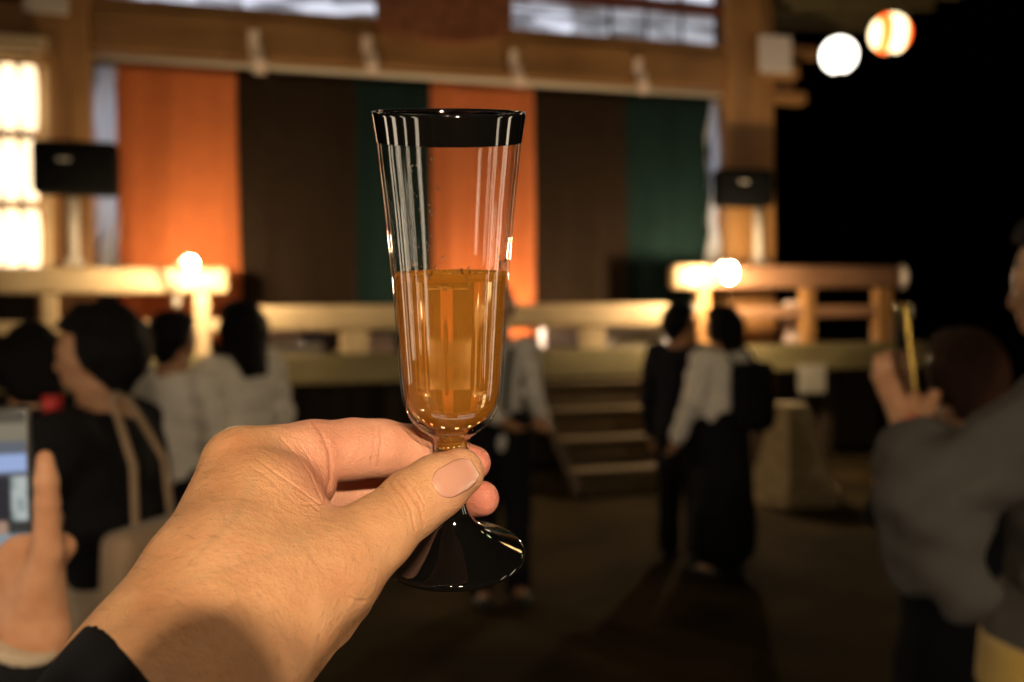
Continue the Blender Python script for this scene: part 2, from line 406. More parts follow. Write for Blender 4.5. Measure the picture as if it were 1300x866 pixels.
palm += [(P(330, 640, 322), 12, P(396, 614, 338), 8.5, 10, None)]
palm += [(P(296, 850, 304), 22, P(424, 744, 316), 13.2, 10, None)]          # ball of the thumb
palm += [(P(445, 768, 319), 4.2, P(425, 790, 318), 6.0, 6, None)]           # fold of skin at its edge
palm += [(P(240, 850, 300), 20, P(318, 632, 352), 12, 10, None)]
palm += [(P(260, 860, 310), 19, P(330, 675, 370), 11.5, 10, None)]
palm += [(P(285, 870, 318), 18, P(348, 714, 382), 10.5, 10, None)]
palm += chain([(P(424, 722, 305), 13.9), (P(476, 680, 315), 11.3), (P(524, 638, 325), 10.6)], 5)
palm += chain([(P(524, 638, 325), 10.4), (P(555, 617, 330), 9.9), (P(584, 600, 335), 8.3)], 4, ((.25, -.1, 1), 1.14))
index = chain([(P(308, 592, 331), 12.6), (P(398, 576, 345), 11.0), (P(448, 570, 351), 10.1), (P(484, 569, 355), 9.6), (P(525, 573, 361), 8.9), (P(562, 580, 366), 8.2), (P(601, 588, 364), 6.4)], 4)
middle = chain([(P(320, 632, 354), 12), (P(395, 627, 372), 10.3), (P(455, 624, 385), 9.6), (P(555, 636, 384), 8.4), (P(611, 633, 367), 6.6)], 4)
ring = chain([(P(330, 675, 371), 11.5), (P(395, 664, 386), 9.8), (P(450, 656, 398), 9.2), (P(512, 647, 392), 8), (P(545, 640, 378), 7)], 4)
little = chain([(P(348, 714, 383), 10.5), (P(438, 692, 404), 8.2), (P(470, 680, 394), 7.2), (P(495, 672, 382), 6.2)], 4)
G = [palm+index[:1], index, middle, ring, little]
V, Q = surf_net(G, 0.75, kg=1.2)
V = relax_vq(V, Q, 3, .45)
V, Q = subdiv_vq(V, Q); V = relax_vq(V, Q, 2, .5)
N = normals_vq(V, Q)
px = 650+V[:, 0]/V[:, 2]*FPX; py = 433-V[:, 1]/V[:, 2]*FPX
def pl_dist(line, per=False):
    best = np.full(len(V), 1e9)
    for a, b in zip(line, line[1:]):
        a = np.array(a, float); b = np.array(b, float); ab = b-a
        t = np.clip(((px-a[0])*ab[0]+(py-a[1])*ab[1])/(ab@ab), 0, 1)
        best = np.minimum(best, np.hypot(px-a[0]-t*ab[0], py-a[1]-t*ab[1]))
    return best
view = -V/np.linalg.norm(V, axis=1)[:, None]
facing = np.clip(((N*view).sum(1))*3, 0, 1)
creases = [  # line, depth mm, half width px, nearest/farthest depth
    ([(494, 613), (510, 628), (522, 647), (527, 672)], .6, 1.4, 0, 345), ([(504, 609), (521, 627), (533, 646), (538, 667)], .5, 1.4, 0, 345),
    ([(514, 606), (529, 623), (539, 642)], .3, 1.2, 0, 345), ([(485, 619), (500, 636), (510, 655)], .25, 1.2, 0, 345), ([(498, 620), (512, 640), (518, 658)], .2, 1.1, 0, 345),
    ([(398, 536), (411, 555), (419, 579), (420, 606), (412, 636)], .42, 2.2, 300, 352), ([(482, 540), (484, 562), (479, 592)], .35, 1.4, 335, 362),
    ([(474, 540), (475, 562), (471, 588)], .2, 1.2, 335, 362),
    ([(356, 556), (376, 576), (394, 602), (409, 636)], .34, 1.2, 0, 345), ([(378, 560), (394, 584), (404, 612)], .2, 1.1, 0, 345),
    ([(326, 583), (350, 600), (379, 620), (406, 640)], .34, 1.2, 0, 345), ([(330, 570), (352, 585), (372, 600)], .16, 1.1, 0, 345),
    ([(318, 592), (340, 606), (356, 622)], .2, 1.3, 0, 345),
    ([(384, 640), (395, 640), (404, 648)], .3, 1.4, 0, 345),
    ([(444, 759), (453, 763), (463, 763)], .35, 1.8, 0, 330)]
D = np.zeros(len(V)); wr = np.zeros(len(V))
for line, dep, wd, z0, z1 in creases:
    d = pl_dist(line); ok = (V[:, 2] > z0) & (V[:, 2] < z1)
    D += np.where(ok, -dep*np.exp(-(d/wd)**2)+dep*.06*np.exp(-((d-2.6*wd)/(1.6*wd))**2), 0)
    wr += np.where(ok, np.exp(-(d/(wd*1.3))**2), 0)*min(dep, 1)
# soft knuckle and tendon relief
D += 0.8*np.exp(-(((px-300)/26)**2+((py-565)/22)**2))
D -= 0.9*np.exp(-(((px-358)/30)**2+((py-668)/16)**2))
V = V+N*(D*facing)[:, None]
# colour: tan on the back, pinker on the fingers and the palm side
dor = np.array((.63, .345, .180)); pink = np.array((.73, .37, .250)); tip = np.array((.72, .28, .21))
fd = sdf_eval([index[1:], middle, ring, little], V)
wp = np.clip(1-(fd-.5)/9, 0, 1)
wp = np.maximum(wp, np.clip((px-335)/60, 0, 1)*np.clip((665-py)/25, 0, 1)*np.clip((V[:, 2]-300)/15, 0, 1)*(px < 430))
wth = np.clip((px-535)/40, 0, 1)*(V[:, 2] < 350)*.35
wt = np.clip((px-560)/50, 0, 1)*(V[:, 2] > 350)
C = dor+(pink-dor)*np.clip(wp+wth, 0, 1)[:, None]
C = C+(tip-C)*wt[:, None]
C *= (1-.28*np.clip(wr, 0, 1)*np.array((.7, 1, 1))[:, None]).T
for (gx_, gy_, sx_, sy_, a_) in ((300, 562, 34, 22, .55), (528, 636, 26, 22, .45), (440, 740, 40, 30, .35), (480, 690, 30, 25, .2), (588, 596, 18, 14, .4)):
    wk = a_*np.exp(-((px-gx_)/sx_)**2-((py-gy_)/sy_)**2)*(V[:, 2] < 345); C = C*(1-wk[:, None]*np.array((.02, .16, .20)))
for (line_, a_) in (([(255, 700), (300, 655), (322, 610)], .10), ([(230, 740), (300, 720), (360, 700)], .08)):      # faint veins
    wk = a_*np.exp(-(pl_dist(line_)/5.0)**2)*facing; C = C*(1-wk[:, None]*np.array((1.0, .5, .3)))
ho = empty('person', c2w(P(290, 700, 310)))
tag(ho, 'bare left hand coming out of a black sleeve, fingers closed round the flute stem', 'person')
hv = c2w(V)-np.array(ho.location)
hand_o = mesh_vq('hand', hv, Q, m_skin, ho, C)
# fine hairs on the back of the hand
sel = np.where((facing > .3) & (px < 500) & (py > 560) & (V[:, 2] < 330) & (px > 130) & (wr < .1))[0]
rh = np.random.RandomState(4); hm_ = MB()
for i in rh.choice(sel, 430, replace=False):
    d0 = np.array((-.75+rh.normal()*.25, .25+rh.normal()*.35, .1)); n0 = N[i]; d0 -= n0*(d0@n0); d0 /= np.linalg.norm(d0)
    L_ = rh.uniform(2.0, 4.2); p0 = V[i]-n0*.1
    hm_.tube([Vector((c2w(p0+d0*L_*t+n0*(.9*math.sin(1.6*t)))-np.array(ho.location)).tolist()) for t in (0, .35, .7, 1)], [.000036, .00003, .000022, .000008], 3, False)
tag(hm_.build('hand_hairs', mat('fine_hair', (.03, .018, .01), .5), hand_o, recalc=False), kind='stuff')
# thumb nail, laid on the thumb
m_nail = mat('nail', (.66, .36, .25), .24); bsdf(m_nail).inputs['Subsurface Weight'].default_value = .1; bsdf(m_nail).inputs['Subsurface Scale'].default_value = .003
bsdf(m_nail).inputs['Coat Weight'].default_value = .7
nc = np.array((578.0, 607.0)); ud = np.array((25.5, -14.0)); vd = np.array((10.5, 17.5))
nu, nv = 26, 20
A_, B_ = np.meshgrid(np.linspace(-1, 1, nu+1), np.linspace(-1, 1, nv+1), indexing='ij'); A_ = A_.ravel(); B_ = B_.ravel()
hw = np.where(A_ < -.35, np.sqrt(np.maximum(0, 1-np.maximum(0, -A_-.35)**2/.48)), np.sqrt(np.maximum(0, 1-np.maximum(0, A_-.20)**2/.80)))
p2 = nc+A_[:, None]*ud+(B_*np.maximum(hw, .05))[:, None]*vd
dr = np.stack(((p2[:, 0]-650)/FPX, (433-p2[:, 1])/FPX, np.ones(len(p2))), 1); tt = np.full(len(p2), 300.0)
TH = [palm[-5:]]
for _ in range(50): tt = tt+.8*sdf_eval(TH, dr*tt[:, None])
q = dr*tt[:, None]; eps = .4
gr = np.stack([sdf_eval(TH, q+eps*np.eye(3)[c])-sdf_eval(TH, q-eps*np.eye(3)[c]) for c in range(3)], 1); gr /= np.linalg.norm(gr, axis=1)[:, None]
ee = np.minimum(1-np.abs(B_), 1-np.abs(A_))
pts = q+gr*(.04+.15*np.minimum(1, ee/.25)**.8)[:, None]
Qn = np.array([(i*(nv+1)+j, i*(nv+1)+j+1, (i+1)*(nv+1)+j+1, (i+1)*(nv+1)+j) for i in range(nu) for j in range(nv)])
nail_c = np.tile(np.array((.68, .34, .25)), (len(pts), 1)); tipw = np.clip((A_-.80)/.12, 0, 1)[:, None]; lun = np.clip(1-((A_+1.0)/.35)**2-(B_/.7)**2, 0, 1)[:, None]
nail_c = nail_c*(1-.6*tipw)+np.array((.74, .50, .38))*.6*tipw; nail_c = nail_c*(1-.5*lun)+np.array((.74, .48, .36))*.5*lun
vn_ = nd(m_nail, 'ShaderNodeVertexColor', layer_name='Col'); lk(m_nail, vn_.outputs[0], bsdf(m_nail).inputs['Base Color'])
no = mesh_vq('thumb_nail', c2w(pts)-np.array(ho.location), Qn, m_nail, hand_o, nail_c)
sm = no.modifiers.new('thick', 'SOLIDIFY'); sm.thickness = .0004; sm.offset = 0
# sleeve cuff
m_sleeve = cloth('black_knit', (.008, .008, .010), .95, 2500)
s0 = P(226, 892, 275); s1 = s0+(ELB-s0)*.45
dirn = (ELB-s0)/np.linalg.norm(ELB-s0)
def wob(Pq): return .8*np.sin(Pq[..., 0]*.16+Pq[..., 1]*.1)+.6*np.sin(Pq[..., 2]*.2-Pq[..., 1]*.13)
qa, qb = P(122, 783, 272), P(192, 868, 250); ab_ = (qb-qa)/np.linalg.norm(qb-qa)
ncut = dirn-(dirn@ab_)*ab_; ncut /= np.linalg.norm(ncut)
def cutc(Pq): return (qa-Pq)@ncut
SV, SQ = surf_net([[(s0-dirn*40, 31.5, s1, 37, 4, None), (s1, 37, ELB, 48, 8, None), (ELB, 52, ELB+np.array((-20., -130., -170.)), 60, 10, None)]], 3.0, noise=wob, clip=cutc)
mesh_vq('sleeve', c2w(relax_vq(SV, SQ, 1))-np.array(ho.location), SQ, m_sleeve, ho)
# ------------------------------------------------------------------ ground
m_ground = mat('packed_earth', (.05, .035, .02), .95, Specular_IOR_Level=.05); b_ = bsdf(m_ground)
v_ = coords(m_ground); n1 = nd(m_ground, 'ShaderNodeTexNoise'); n1.inputs['Scale'].default_value = 1.3; n1.inputs['Detail'].default_value = 9; lk(m_ground, v_, n1.inputs[0])
lk(m_ground, ramp(m_ground, n1.outputs[0], [(.3, (.012, .008, .004)), (.7, (.055, .037, .015))]), b_.inputs['Base Color'])
n2 = nd(m_ground, 'ShaderNodeTexNoise'); n2.inputs['Scale'].default_value = 40; n2.inputs['Detail'].default_value = 8; lk(m_ground, v_, n2.inputs[0])
lk(m_ground, bump(m_ground, n2.outputs[0], .6, .03), b_.inputs['Normal'])
gb = bmesh.new(); bmesh.ops.create_grid(gb, x_segments=60, y_segments=60, size=120)
for vv in gb.verts: vv.co.z = -.004*abs(math.sin(vv.co.x*1.3)*math.cos(vv.co.y*1.7))
gm = bpy.data.meshes.new('ground'); gb.to_mesh(gm); gb.free()
tag(link('ground', gm, m_ground), 'dark packed earth of the festival ground', None, None, 'structure')

# ------------------------------------------------------------------ stage hall
m_wood = wood('hall_timber', (.27, .13, .042), (.44, .22, .075), .55, (1, 1, .12))
m_woodh = wood('hall_timber_long', (.27, .13, .042), (.44, .22, .075), .55, (.12, 1, 1))
m_red = wood('red_brown_timber', (.13, .035, .015), (.22, .06, .025), .5, (.15, 1, 1))
m_olive = wood('weathered_board', (.13, .105, .045), (.23, .185, .085), .7, (.15, 1, 1))
m_darkw = wood('dark_timber', (.03, .018, .009), (.06, .035, .018), .75, (1, 1, .15))
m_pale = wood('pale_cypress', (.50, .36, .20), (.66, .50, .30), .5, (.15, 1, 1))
m_palev = wood('pale_cypress_post', (.50, .36, .20), (.66, .50, .30), .5, (1, 1, .15))
m_step = wood('step_board', (.08, .055, .026), (.17, .115, .058), .65, (.15, 1, 1))
m_paper = mat('white_paper', (.70, .60, .52), .8)
hall = thing('stage_hall', 'open wooden shrine stage with square brown columns and a long lintel beam', 'stage', SO, S_RZ)
def hb(name, u0, u1, v0, v1, z0, z1, m, bev=.015, parent=None):
    u, v, z = (u0+u1)/2, (v0+v1)/2, (z0+z1)/2
    o = MB().box((0, 0, 0), (u1-u0, v1-v0, z1-z0), bev).build(name, m, parent or hall)
    o.location = (u, v, z); return o
hb('column', -.47, .0, .0, .47, 0, 5.6, m_wood, .03); hb('column', 6.45, 7.03, .0, .5, 0, 5.6, m_wood, .03)
hb('lintel_beam', .003, 6.447, .06, .40, 4.03, 4.42, m_woodh, .02)
hb('lintel_beam', -3.2, -.473, .06, .40, 4.03, 4.42, m_woodh, .02)
hb('lintel_end', 7.033, 7.36, .12, .40, 4.05, 4.38, m_woodh, .03)
hb('bracket_block', 6.90, 7.25, -.16, -.003, 4.14, 4.30, m_wood, .02)
hb('bracket_block', 7.04, 7.42, -.05, .11, 3.90, 4.04, m_wood, .03)
hb('bracket_arm', 7.04, 7.60, .0, .11, 4.42, 4.56, m_wood, .02)
hb('upper_rail', .003, 6.447, .10, .30, 4.86, 4.97, m_red, .01)
hb('top_beam', -3.2, 8.2, .05, .45, 5.62, 5.95, m_woodh, .02)
hb('floor_edge_beam', -3.4, 8.55, -.60, -.40, .955, 1.235, m_olive, .02)
hb('stage_floor', -3.4, 8.55, -.397, 5.0, 1.14, 1.22, m_woodh, .0)
for k in range(13): hb('underfloor_post', -3.2+k*.96, -3.2+k*.96+.16, -.36, -.20, 0, 1.137, m_darkw, .01)
for k in range(48): hb('underfloor_board', -3.4+k*.25, -3.4+k*.25+.235, .30+.004*(k % 3), .33+.004*(k % 3), 0, 1.137, m_darkw, .0)
for k in range(40): hb('back_board', -3.4+k*.3, -3.4+k*.3+.29, 4.96, 5.0, 1.223, 5.6, m_darkw, .0)
# clerestory: lit panes behind bars
m_pane = mat('lit_window', (.6, .65, .7), .3, emit=(.75, .83, 1.0), es=.65)
oi = nd(m_pane, 'ShaderNodeObjectInfo'); vv0 = coords(m_pane, (.7, 1, 4)); va_ = nd(m_pane, 'ShaderNodeVectorMath', operation='ADD'); lk(m_pane, vv0, va_.inputs[0]); lk(m_pane, oi.outputs['Location'], va_.inputs[1]); vv = va_.outputs[0]; nz = nd(m_pane, 'ShaderNodeTexNoise'); nz.inputs['Scale'].default_value = 2.2; nz.inputs['Detail'].default_value = 5; nz.inputs['Distortion'].default_value = 1.0; lk(m_pane, vv, nz.inputs[0])
lk(m_pane, ramp(m_pane, nz.outputs[0], [(.36, (.03, .03, .04)), (.47, (.35, .38, .47)), (.60, (1.1, 1.15, 1.35))]), bsdf(m_pane).inputs['Emission Color'])
hb('window_sill', .003, 6.447, .08, .38, 4.423, 4.52, m_woodh, .01)
m_pane2 = m_pane.copy(); bsdf(m_pane2).inputs['Emission Strength'].default_value = .3
px_u = lambda x, y, v=.2: suz(x, y, v)[0]
k = 0; u = .10
while u < 6.40:
    u1 = min(u+.42, 6.42)
    hb('window_pane', u+.001, u1-.001, .20, .212, 4.53, 4.85, m_pane if u < 4.4 else m_pane2, .0)
    hb('window_pane', u+.012, u1-.012, .20, .212, 4.98, 5.60, m_pane, .0)
    if u > 4.6: hb('window_bar', u1-.010, u1+.010, .16, .19, 4.523, 4.856, m_darkw, .0)
    hb('window_bar', u1-.014, u1+.014, .16, .24, 4.975, 5.615, m_darkw, .0)
    u += .42
for z in (4.70, 5.15, 5.35): hb('window_rail', .02, 6.43, .14, .158, z, z+.016, m_darkw, .0)
# carved board above the middle of the lintel
u0, u1 = px_u(478, 20, -.05), px_u(650, 20, -.05)
pb = bmesh.new(); prof_ = []
n_p = 24
for i in range(n_p+1):
    t = i/n_p; prof_.append((u0+(u1-u0)*t, 4.44-.13*math.sin(math.pi*t)**.8))
vs = [pb.verts.new((a, -.04, c)) for a, c in prof_]+[pb.verts.new((u1, -.10, 5.1)), pb.verts.new((u0, -.10, 5.1))]
f_ = pb.faces.new(vs); ex = bmesh.ops.extrude_face_region(pb, geom=[f_])
for e in ex['geom']:
    if isinstance(e, bmesh.types.BMVert): e.co.y += .09
bmesh.ops.recalc_face_normals(pb, faces=pb.faces); pm = bpy.data.meshes.new('name_board'); pb.to_mesh(pm); pb.free()
m_board = wood('carved_board', (.16, .04, .018), (.34, .13, .06), .5, (2, 1, 2))
link('carved_board', pm, m_board, hall)
# eave beyond the right column: sloping soffit with rafters
ea = hb('eave_soffit', 7.1, 9.0, -1.2, .8, 5.06, 5.12, m_olive, .0); ea.rotation_euler = (0, rad(-4), 0)
for k in range(5):
    r_ = hb('eave_rafter', 7.12, 8.95, -1.1+k*.42, -1.02+k*.42, 4.95, 5.04, m_olive, .005); r_.rotation_euler = (0, rad(-4), 0)
# curtain pipe
cp = MB().tube([(.01, .14, 3.985), (6.44, .14, 3.985)], .030, 12).build('curtain_pipe', mat('beige_pipe', (.75, .66, .52), .4), hall, True)

# ------------------------------------------------------------------ striped curtain
m_or = cloth('persimmon_cloth', (.60, .150, .036), .85, 500, .06); m_br = cloth('black_brown_cloth', (.022, .012, .006), .85, 500, .12); m_gr = cloth('green_cloth', (.0065, .020, .0185), .85, 500, .12)
curt = thing('stage_curtain', 'tall striped stage curtain in orange, black-brown and dark green', 'curtain', SO, S_RZ)
edges = [148, 304, 452, 548, 678, 797, 904]
mats_ = [m_or, m_br, m_gr, m_or, m_br, m_gr]
for i in range(6):
    ua, ub = suz(edges[i], 250, .2)[0], suz(edges[i+1], 250, .2)[0]
    nu_, nz_ = 40, 30; Vc = []; 
    for a in range(nu_+1):
        for c in range(nz_+1):
            t = a/nu_; zt = c/nz_; uu = ua+(ub-ua)*t; z = 3.95-(3.95-1.34)*zt
            fold = .040*math.sin(uu*6.5+i)+.022*math.sin(uu*15+1.3*i+zt*.8)+.006*math.sin(uu*31+zt*2)
            fold += .03*math.exp(-((uu-.78-zt*-.10)/.05)**2) if i == 0 else 0
            Vc.append((uu+.008*math.sin(zt*4+uu*3), .20+.004*(i % 2)+fold*(.35+.65*zt), z))
    Qc = np.array([(a*(nz_+1)+c, a*(nz_+1)+c+1, (a+1)*(nz_+1)+c+1, (a+1)*(nz_+1)+c) for a in range(nu_) for c in range(nz_)])
    o = mesh_vq('cloth_panel', np.array(Vc), Qc, mats_[i], curt); so = o.modifiers.new('t', 'SOLIDIFY'); so.thickness = .003
# crumpled vinyl drapes at both edges, a tube light standing behind each
m_vin = mat('white_vinyl', (.75, .76, .80), .3); bsdf(m_vin).inputs['Transmission Weight'].default_value = .0
m_vin = bpy.data.materials.new('white_vinyl'); m_vin.use_nodes = True; n_ = m_vin.node_tree.nodes; n_.clear()
o_ = n_.new('ShaderNodeOutputMaterial'); t_ = n_.new('ShaderNodeBsdfTranslucent'); t_.inputs[0].default_value = (.75, .78, .85, 1); d_ = n_.new('ShaderNodeBsdfDiffuse'); d_.inputs[0].default_value = (.7, .7, .72, 1)
x_ = n_.new('ShaderNodeMixShader'); x_.inputs[0].default_value = .5
for a, b in ((t_.outputs[0], x_.inputs[1]), (d_.outputs[0], x_.inputs[2]), (x_.outputs[0], o_.inputs[0])): m_vin.node_tree.links.new(a, b)
m_tube = mat('tube_light', (1, 1, 1), .4, emit=(.72, .82, 1.0), es=9)
for side, (xa, xb, za, zb, lab) in enumerate(((121, 150, 1.9, 3.93, 'crumpled white vinyl drape glowing beside the wide column with the big speaker'), (902, 924, 1.9, 3.93, 'crumpled white vinyl drape glowing beside the column with the small speaker'))):
    ua, ub = suz(xa, 250, .12)[0], suz(xb, 250, .12)[0]
    Vc = []; nu_, nz_ = 14, 40
    for a in range(nu_+1):
        for c in range(nz_+1):
            t = a/nu_; zt = c/nz_
            Vc.append((ua+(ub-ua)*t+.01*math.sin(zt*21), .24+.03*math.sin(t*11+zt*9+side)+.02*math.sin(zt*26+t*5), zb-(zb-za)*zt))
    o = mesh_vq('vinyl_drape', np.array(Vc)-np.array((ua, .24, za)), Qc[:0] if False else np.array([(a*(nz_+1)+c, a*(nz_+1)+c+1, (a+1)*(nz_+1)+c+1, (a+1)*(nz_+1)+c) for a in range(nu_) for c in range(nz_)]), m_vin)
    o.location = sw(ua, .24, za); o.rotation_euler = (0, 0, S_RZ); tag(o, lab, 'drape', 'vinyl drapes at the curtain edges')
    uc = (ua+ub)/2+(.0 if side else .02)
    t = thing('tube_light', ('cool white tube light standing behind the drape by the big speaker', 'cool white tube light standing behind the drape by the small speaker')[side], 'lamp', sw(uc, .50, 1.22), S_RZ, 'tube lights behind the drapes')
    MB().tube([(0, 0, 1.15), (0, 0, 2.55)], .018, 10).build('tube', m_tube, t, True); MB().tube([(0, 0, 0), (0, 0, 1.15)], .02, 8).box((0, 0, .02), (.24, .24, .04), .01).build('stand', m_darkw, t)

# paper streamers pinned to the lintel
m_shide = mat('pinkish_paper', (.85, .66, .55), .8)
where = ('over the seam of the first orange and brown cloth', 'over the first dark green cloth', 'over the second orange cloth', 'over the second dark green cloth')
for i, (x, y0, y1) in enumerate(((322, 38, 92), (466, 46, 95), (653, 64, 109), (811, 74, 118))):
    ua, z1 = suz(x, y0, .0); _, z0 = suz(x, y1, .0); w_ = .075; h = z1-z0
    mb = MB()
    mb.box((0, -.008, h*.80), (w_*1.3, .006, h*.42), .0, Matrix.Rotation(.12, 3, 'X')); mb.box((.02+.015*(i % 2), -.018, h*.45), (w_*1.6, .005, h*.40), .0, Matrix.Rotation(-.15, 3, 'X')); mb.box((.05, -.026, h*.16), (w_*1.5, .005, h*.36), .0, Matrix.Rotation(.2, 3, 'X'))
    o = mb.build('paper_streamer', m_shide); o.location = sw(ua, .03, z0); o.rotation_euler = (0, 0, S_RZ)
    tag(o, 'zigzag paper streamer on the lintel '+where[i], 'streamer', 'paper streamers on the lintel')
# white plaques on the column heads
for (xa, ya, xb, yb, v, lab) in ((28, -22, 86, 17, -.12, 'plain white plaque fixed high on the wide column'), (966, 43, 1006, 93, -.22, 'plain white plaque on the bracket beside the round lanterns')):
    ua, z1 = suz(xa, ya, v); ub, z0 = suz(xb, yb, v)
    o = MB().box((0, 0, 0), (ub-ua, .05, z1-z0), .008).box((0, .03, 0), (ub-ua-.06, .03, z1-z0-.06), .0).build('white_plaque', m_paper)
    o.location = sw((ua+ub)/2, v+.03, (z0+z1)/2); o.rotation_euler = (0, 0, S_RZ); tag(o, lab, 'plaque', 'plaques on the column heads')

# ------------------------------------------------------------------ railings
def railing(lab, ua, ub, z0, z1, lower, posts, v, m_top, capcol=None, r=.1):
    t = thing('railing', lab, 'railing', sw(ua, v, 1.235), S_RZ, 'railings along the stage front')
    zc = (z0+z1)/2-1.235; h = (z1-z0)
    MB().box(((ub-ua)/2, 0, zc), (ub-ua, .14, h), .045, seg=4).build('top_rail', m_top, t, True)
    for (a, b) in lower: MB().box(((ub-ua)/2, 0, (a+b)/2-1.235), (ub-ua-.02, .07, b-a), .015).build('lower_rail', m_top, t)
    for (p, wd) in posts: MB().box((p-ua, 0, (zc-h/2-.003)/2), (wd, .12, zc-h/2-.003), .012).build('post', m_palev if m_top is m_pale else m_wood, t)
    return t
RV = -.48
r1 = railing('pale high railing under the tall lantern rack, lit at its end by a bare lamp', -2.6, 1.16, 1.79, 2.02, [(1.45, 1.56)], [(-1.6, .12), (-.3, .12), (.93, .13)], RV, m_pale)
m_rr = wood('reddish_rail', (.27, .135, .075), (.40, .215, .125), .5, (.15, 1, 1))
r2 = railing('low pale rail across the middle of the stage front, below the curtain', 1.36, 5.58, 1.44, 1.68, [], [(2.27, .26), (4.62, .25)], RV-.02, m_pale)
r3 = railing('reddish high railing running past the column with the small speaker to a white end cap', 5.62, 8.25, 1.83, 2.07, [(1.52, 1.64)], [(5.85, .14), (8.05, .20), (7.1, .14)], RV, m_rr)
MB().ball((8.31-5.62, 0, 1.95-1.235), .12, 2, (.45, .8, 1.15)).build('end_cap', m_paper, r3, True); MB().box((8.31-5.62, 0, 1.57-1.235), (.24, .12, .16), .04).build('end_cap', m_paper, r3)
MB().box((.10, 0, 1.95-1.235), (.44, .155, .25), .05, seg=4).build('painted_lit_rail_end', m_pale, r3, True)  # added pale block: lamp glare on the reddish rail's end, put into the colour
# things lying on the stage edge
def lying(name, xa, ya, xb, yb, v, d, m, lab, cat, grp=None):
    ua, z1 = suz(xa, ya, v); ub, z0 = suz(xb, yb, v); z0 = max(z0, 1.24) if z0 < 1.3 else z0
    z0 = 1.238 if v > -.6 else z0
    o = MB().box((0, 0, (z1-z0)/2), (ub-ua, d, z1-z0), min(.03, (z1-z0)*.3), seg=3).box((.02, .01, (z1-z0)+.006), ((ub-ua)*.9, d*.85, .02), .008).build(name, m, None, True)
    o.location = sw((ua+ub)/2, v+d/2, z0); o.rotation_euler = (0, 0, S_RZ); return tag(o, lab, cat, grp)
m_bluew = cloth('pale_blue_cloth', (.55, .55, .66), .8, 300, .1); m_navy = cloth('navy_cloth', (.03, .035, .10), .8, 300); m_pk = cloth('pale_pink_cloth', (.60, .46, .42), .8, 300)
GR = 'folded cloths along the stage edge'
lying('folded_cloth', 690, 414, 868, 437, -.36, .16, m_bluew, 'long folded pale blue cloth under the low rail', 'cloth', GR)
lying('folded_cloth', 330, 424, 380, 446, -.36, .16, m_pk, 'short pale pink cloth under the low rail beside a navy one', 'cloth', GR)
lying('folded_cloth', 383, 424, 414, 446, -.36, .16, m_navy, 'short navy cloth under the low rail', 'cloth', GR)
lying('folded_cloth', 455, 426, 500, 444, -.36, .16, m_pk, 'short pale cloth under the low rail next to its post', 'cloth', GR)
lying('paper_bag', 1112, 400, 1140, 428, -.36, .12, m_bluew, 'small pale blue bag at the foot of the reddish railing end', 'bag')
lying('paper_bag', 1000, 384, 1022, 432, -.30, .12, m_pk, 'tall pale bag standing behind the reddish railing', 'bag')
lying('paper_bag', 690, 404, 712, 437, -.32, .10, m_pk, 'small pale box standing next to the long blue cloth', 'box')
# notice
ua, z1 = suz(1014, 464, -.62); ub, z0 = suz(1048, 498, -.62)
o = MB().box((0, 0, 0), (ub-ua, .008, z1-z0), .0).box((0, .006, (z1-z0)/2-.02), (ub-ua+.02, .012, .03), .003).build('notice_sheet', mat('notice_paper', (.36, .33, .28), .8)); o.location = sw((ua+ub)/2, -.618, (z0+z1)/2); o.rotation_euler = (0, 0, S_RZ)
tag(o, 'blank pale notice sheet pinned below the stage floor edge', 'notice')
# steps up to the stage
ua, ub = suz(688, 520, -.9)[0], suz(832, 520, -.9)[0]
st = thing('wooden_steps', 'short flight of wooden steps up to the stage between the standing people', 'steps', sw(ua, -.62, 0), S_RZ)
W_ = ub-ua
for k in range(4):
    z = .93-k*.235
    MB().box((W_/2, -.14-k*.30, z-.02), (W_, .30, .04), .006).build('tread', m_step, st)
    MB().box((W_/2, -.29-k*.30+.03, (z-.04-.10)), (W_-.06, .025, .16), .004).build('riser', m_step, st)
for x in (.03, W_-.03):
    bm_ = MB(); bm_.tube([(x, -.05, .80), (x, -1.20, .02)], .05, 4); bm_.build('stringer', m_darkw, st)
# stone pedestal
m_stone = mat('rough_stone', (.28, .22, .14), .9); vq = coords(m_stone); n1 = nd(m_stone, 'ShaderNodeTexNoise'); n1.inputs['Scale'].default_value = 12; n1.inputs['Detail'].default_value = 8; lk(m_stone, vq, n1.inputs[0])
lk(m_stone, ramp(m_stone, n1.outputs[0], [(.3, (.32, .24, .13)), (.7, (.50, .40, .25))]), bsdf(m_stone).inputs['Base Color']); lk(m_stone, bump(m_stone, n1.outputs[0], .5, .03), bsdf(m_stone).inputs['Normal'])
pg = ground_at(1003, 8.3)
ps = thing('stone_pedestal', 'tapered pale stone pedestal standing behind the person with the dark backpack', 'pedestal', pg, .2)
MB().lathe([(0, 0), (0, .44), (.08, .43), (.10, .38), (.50, .25), (.70, .21), (.745, .17), (.75, 0)], 6).build('shaft', m_stone, ps); MB().lathe([(.752, 0), (.752, .15), (.80, .14), (.81, 0)], 6).build('cap', m_stone, ps)

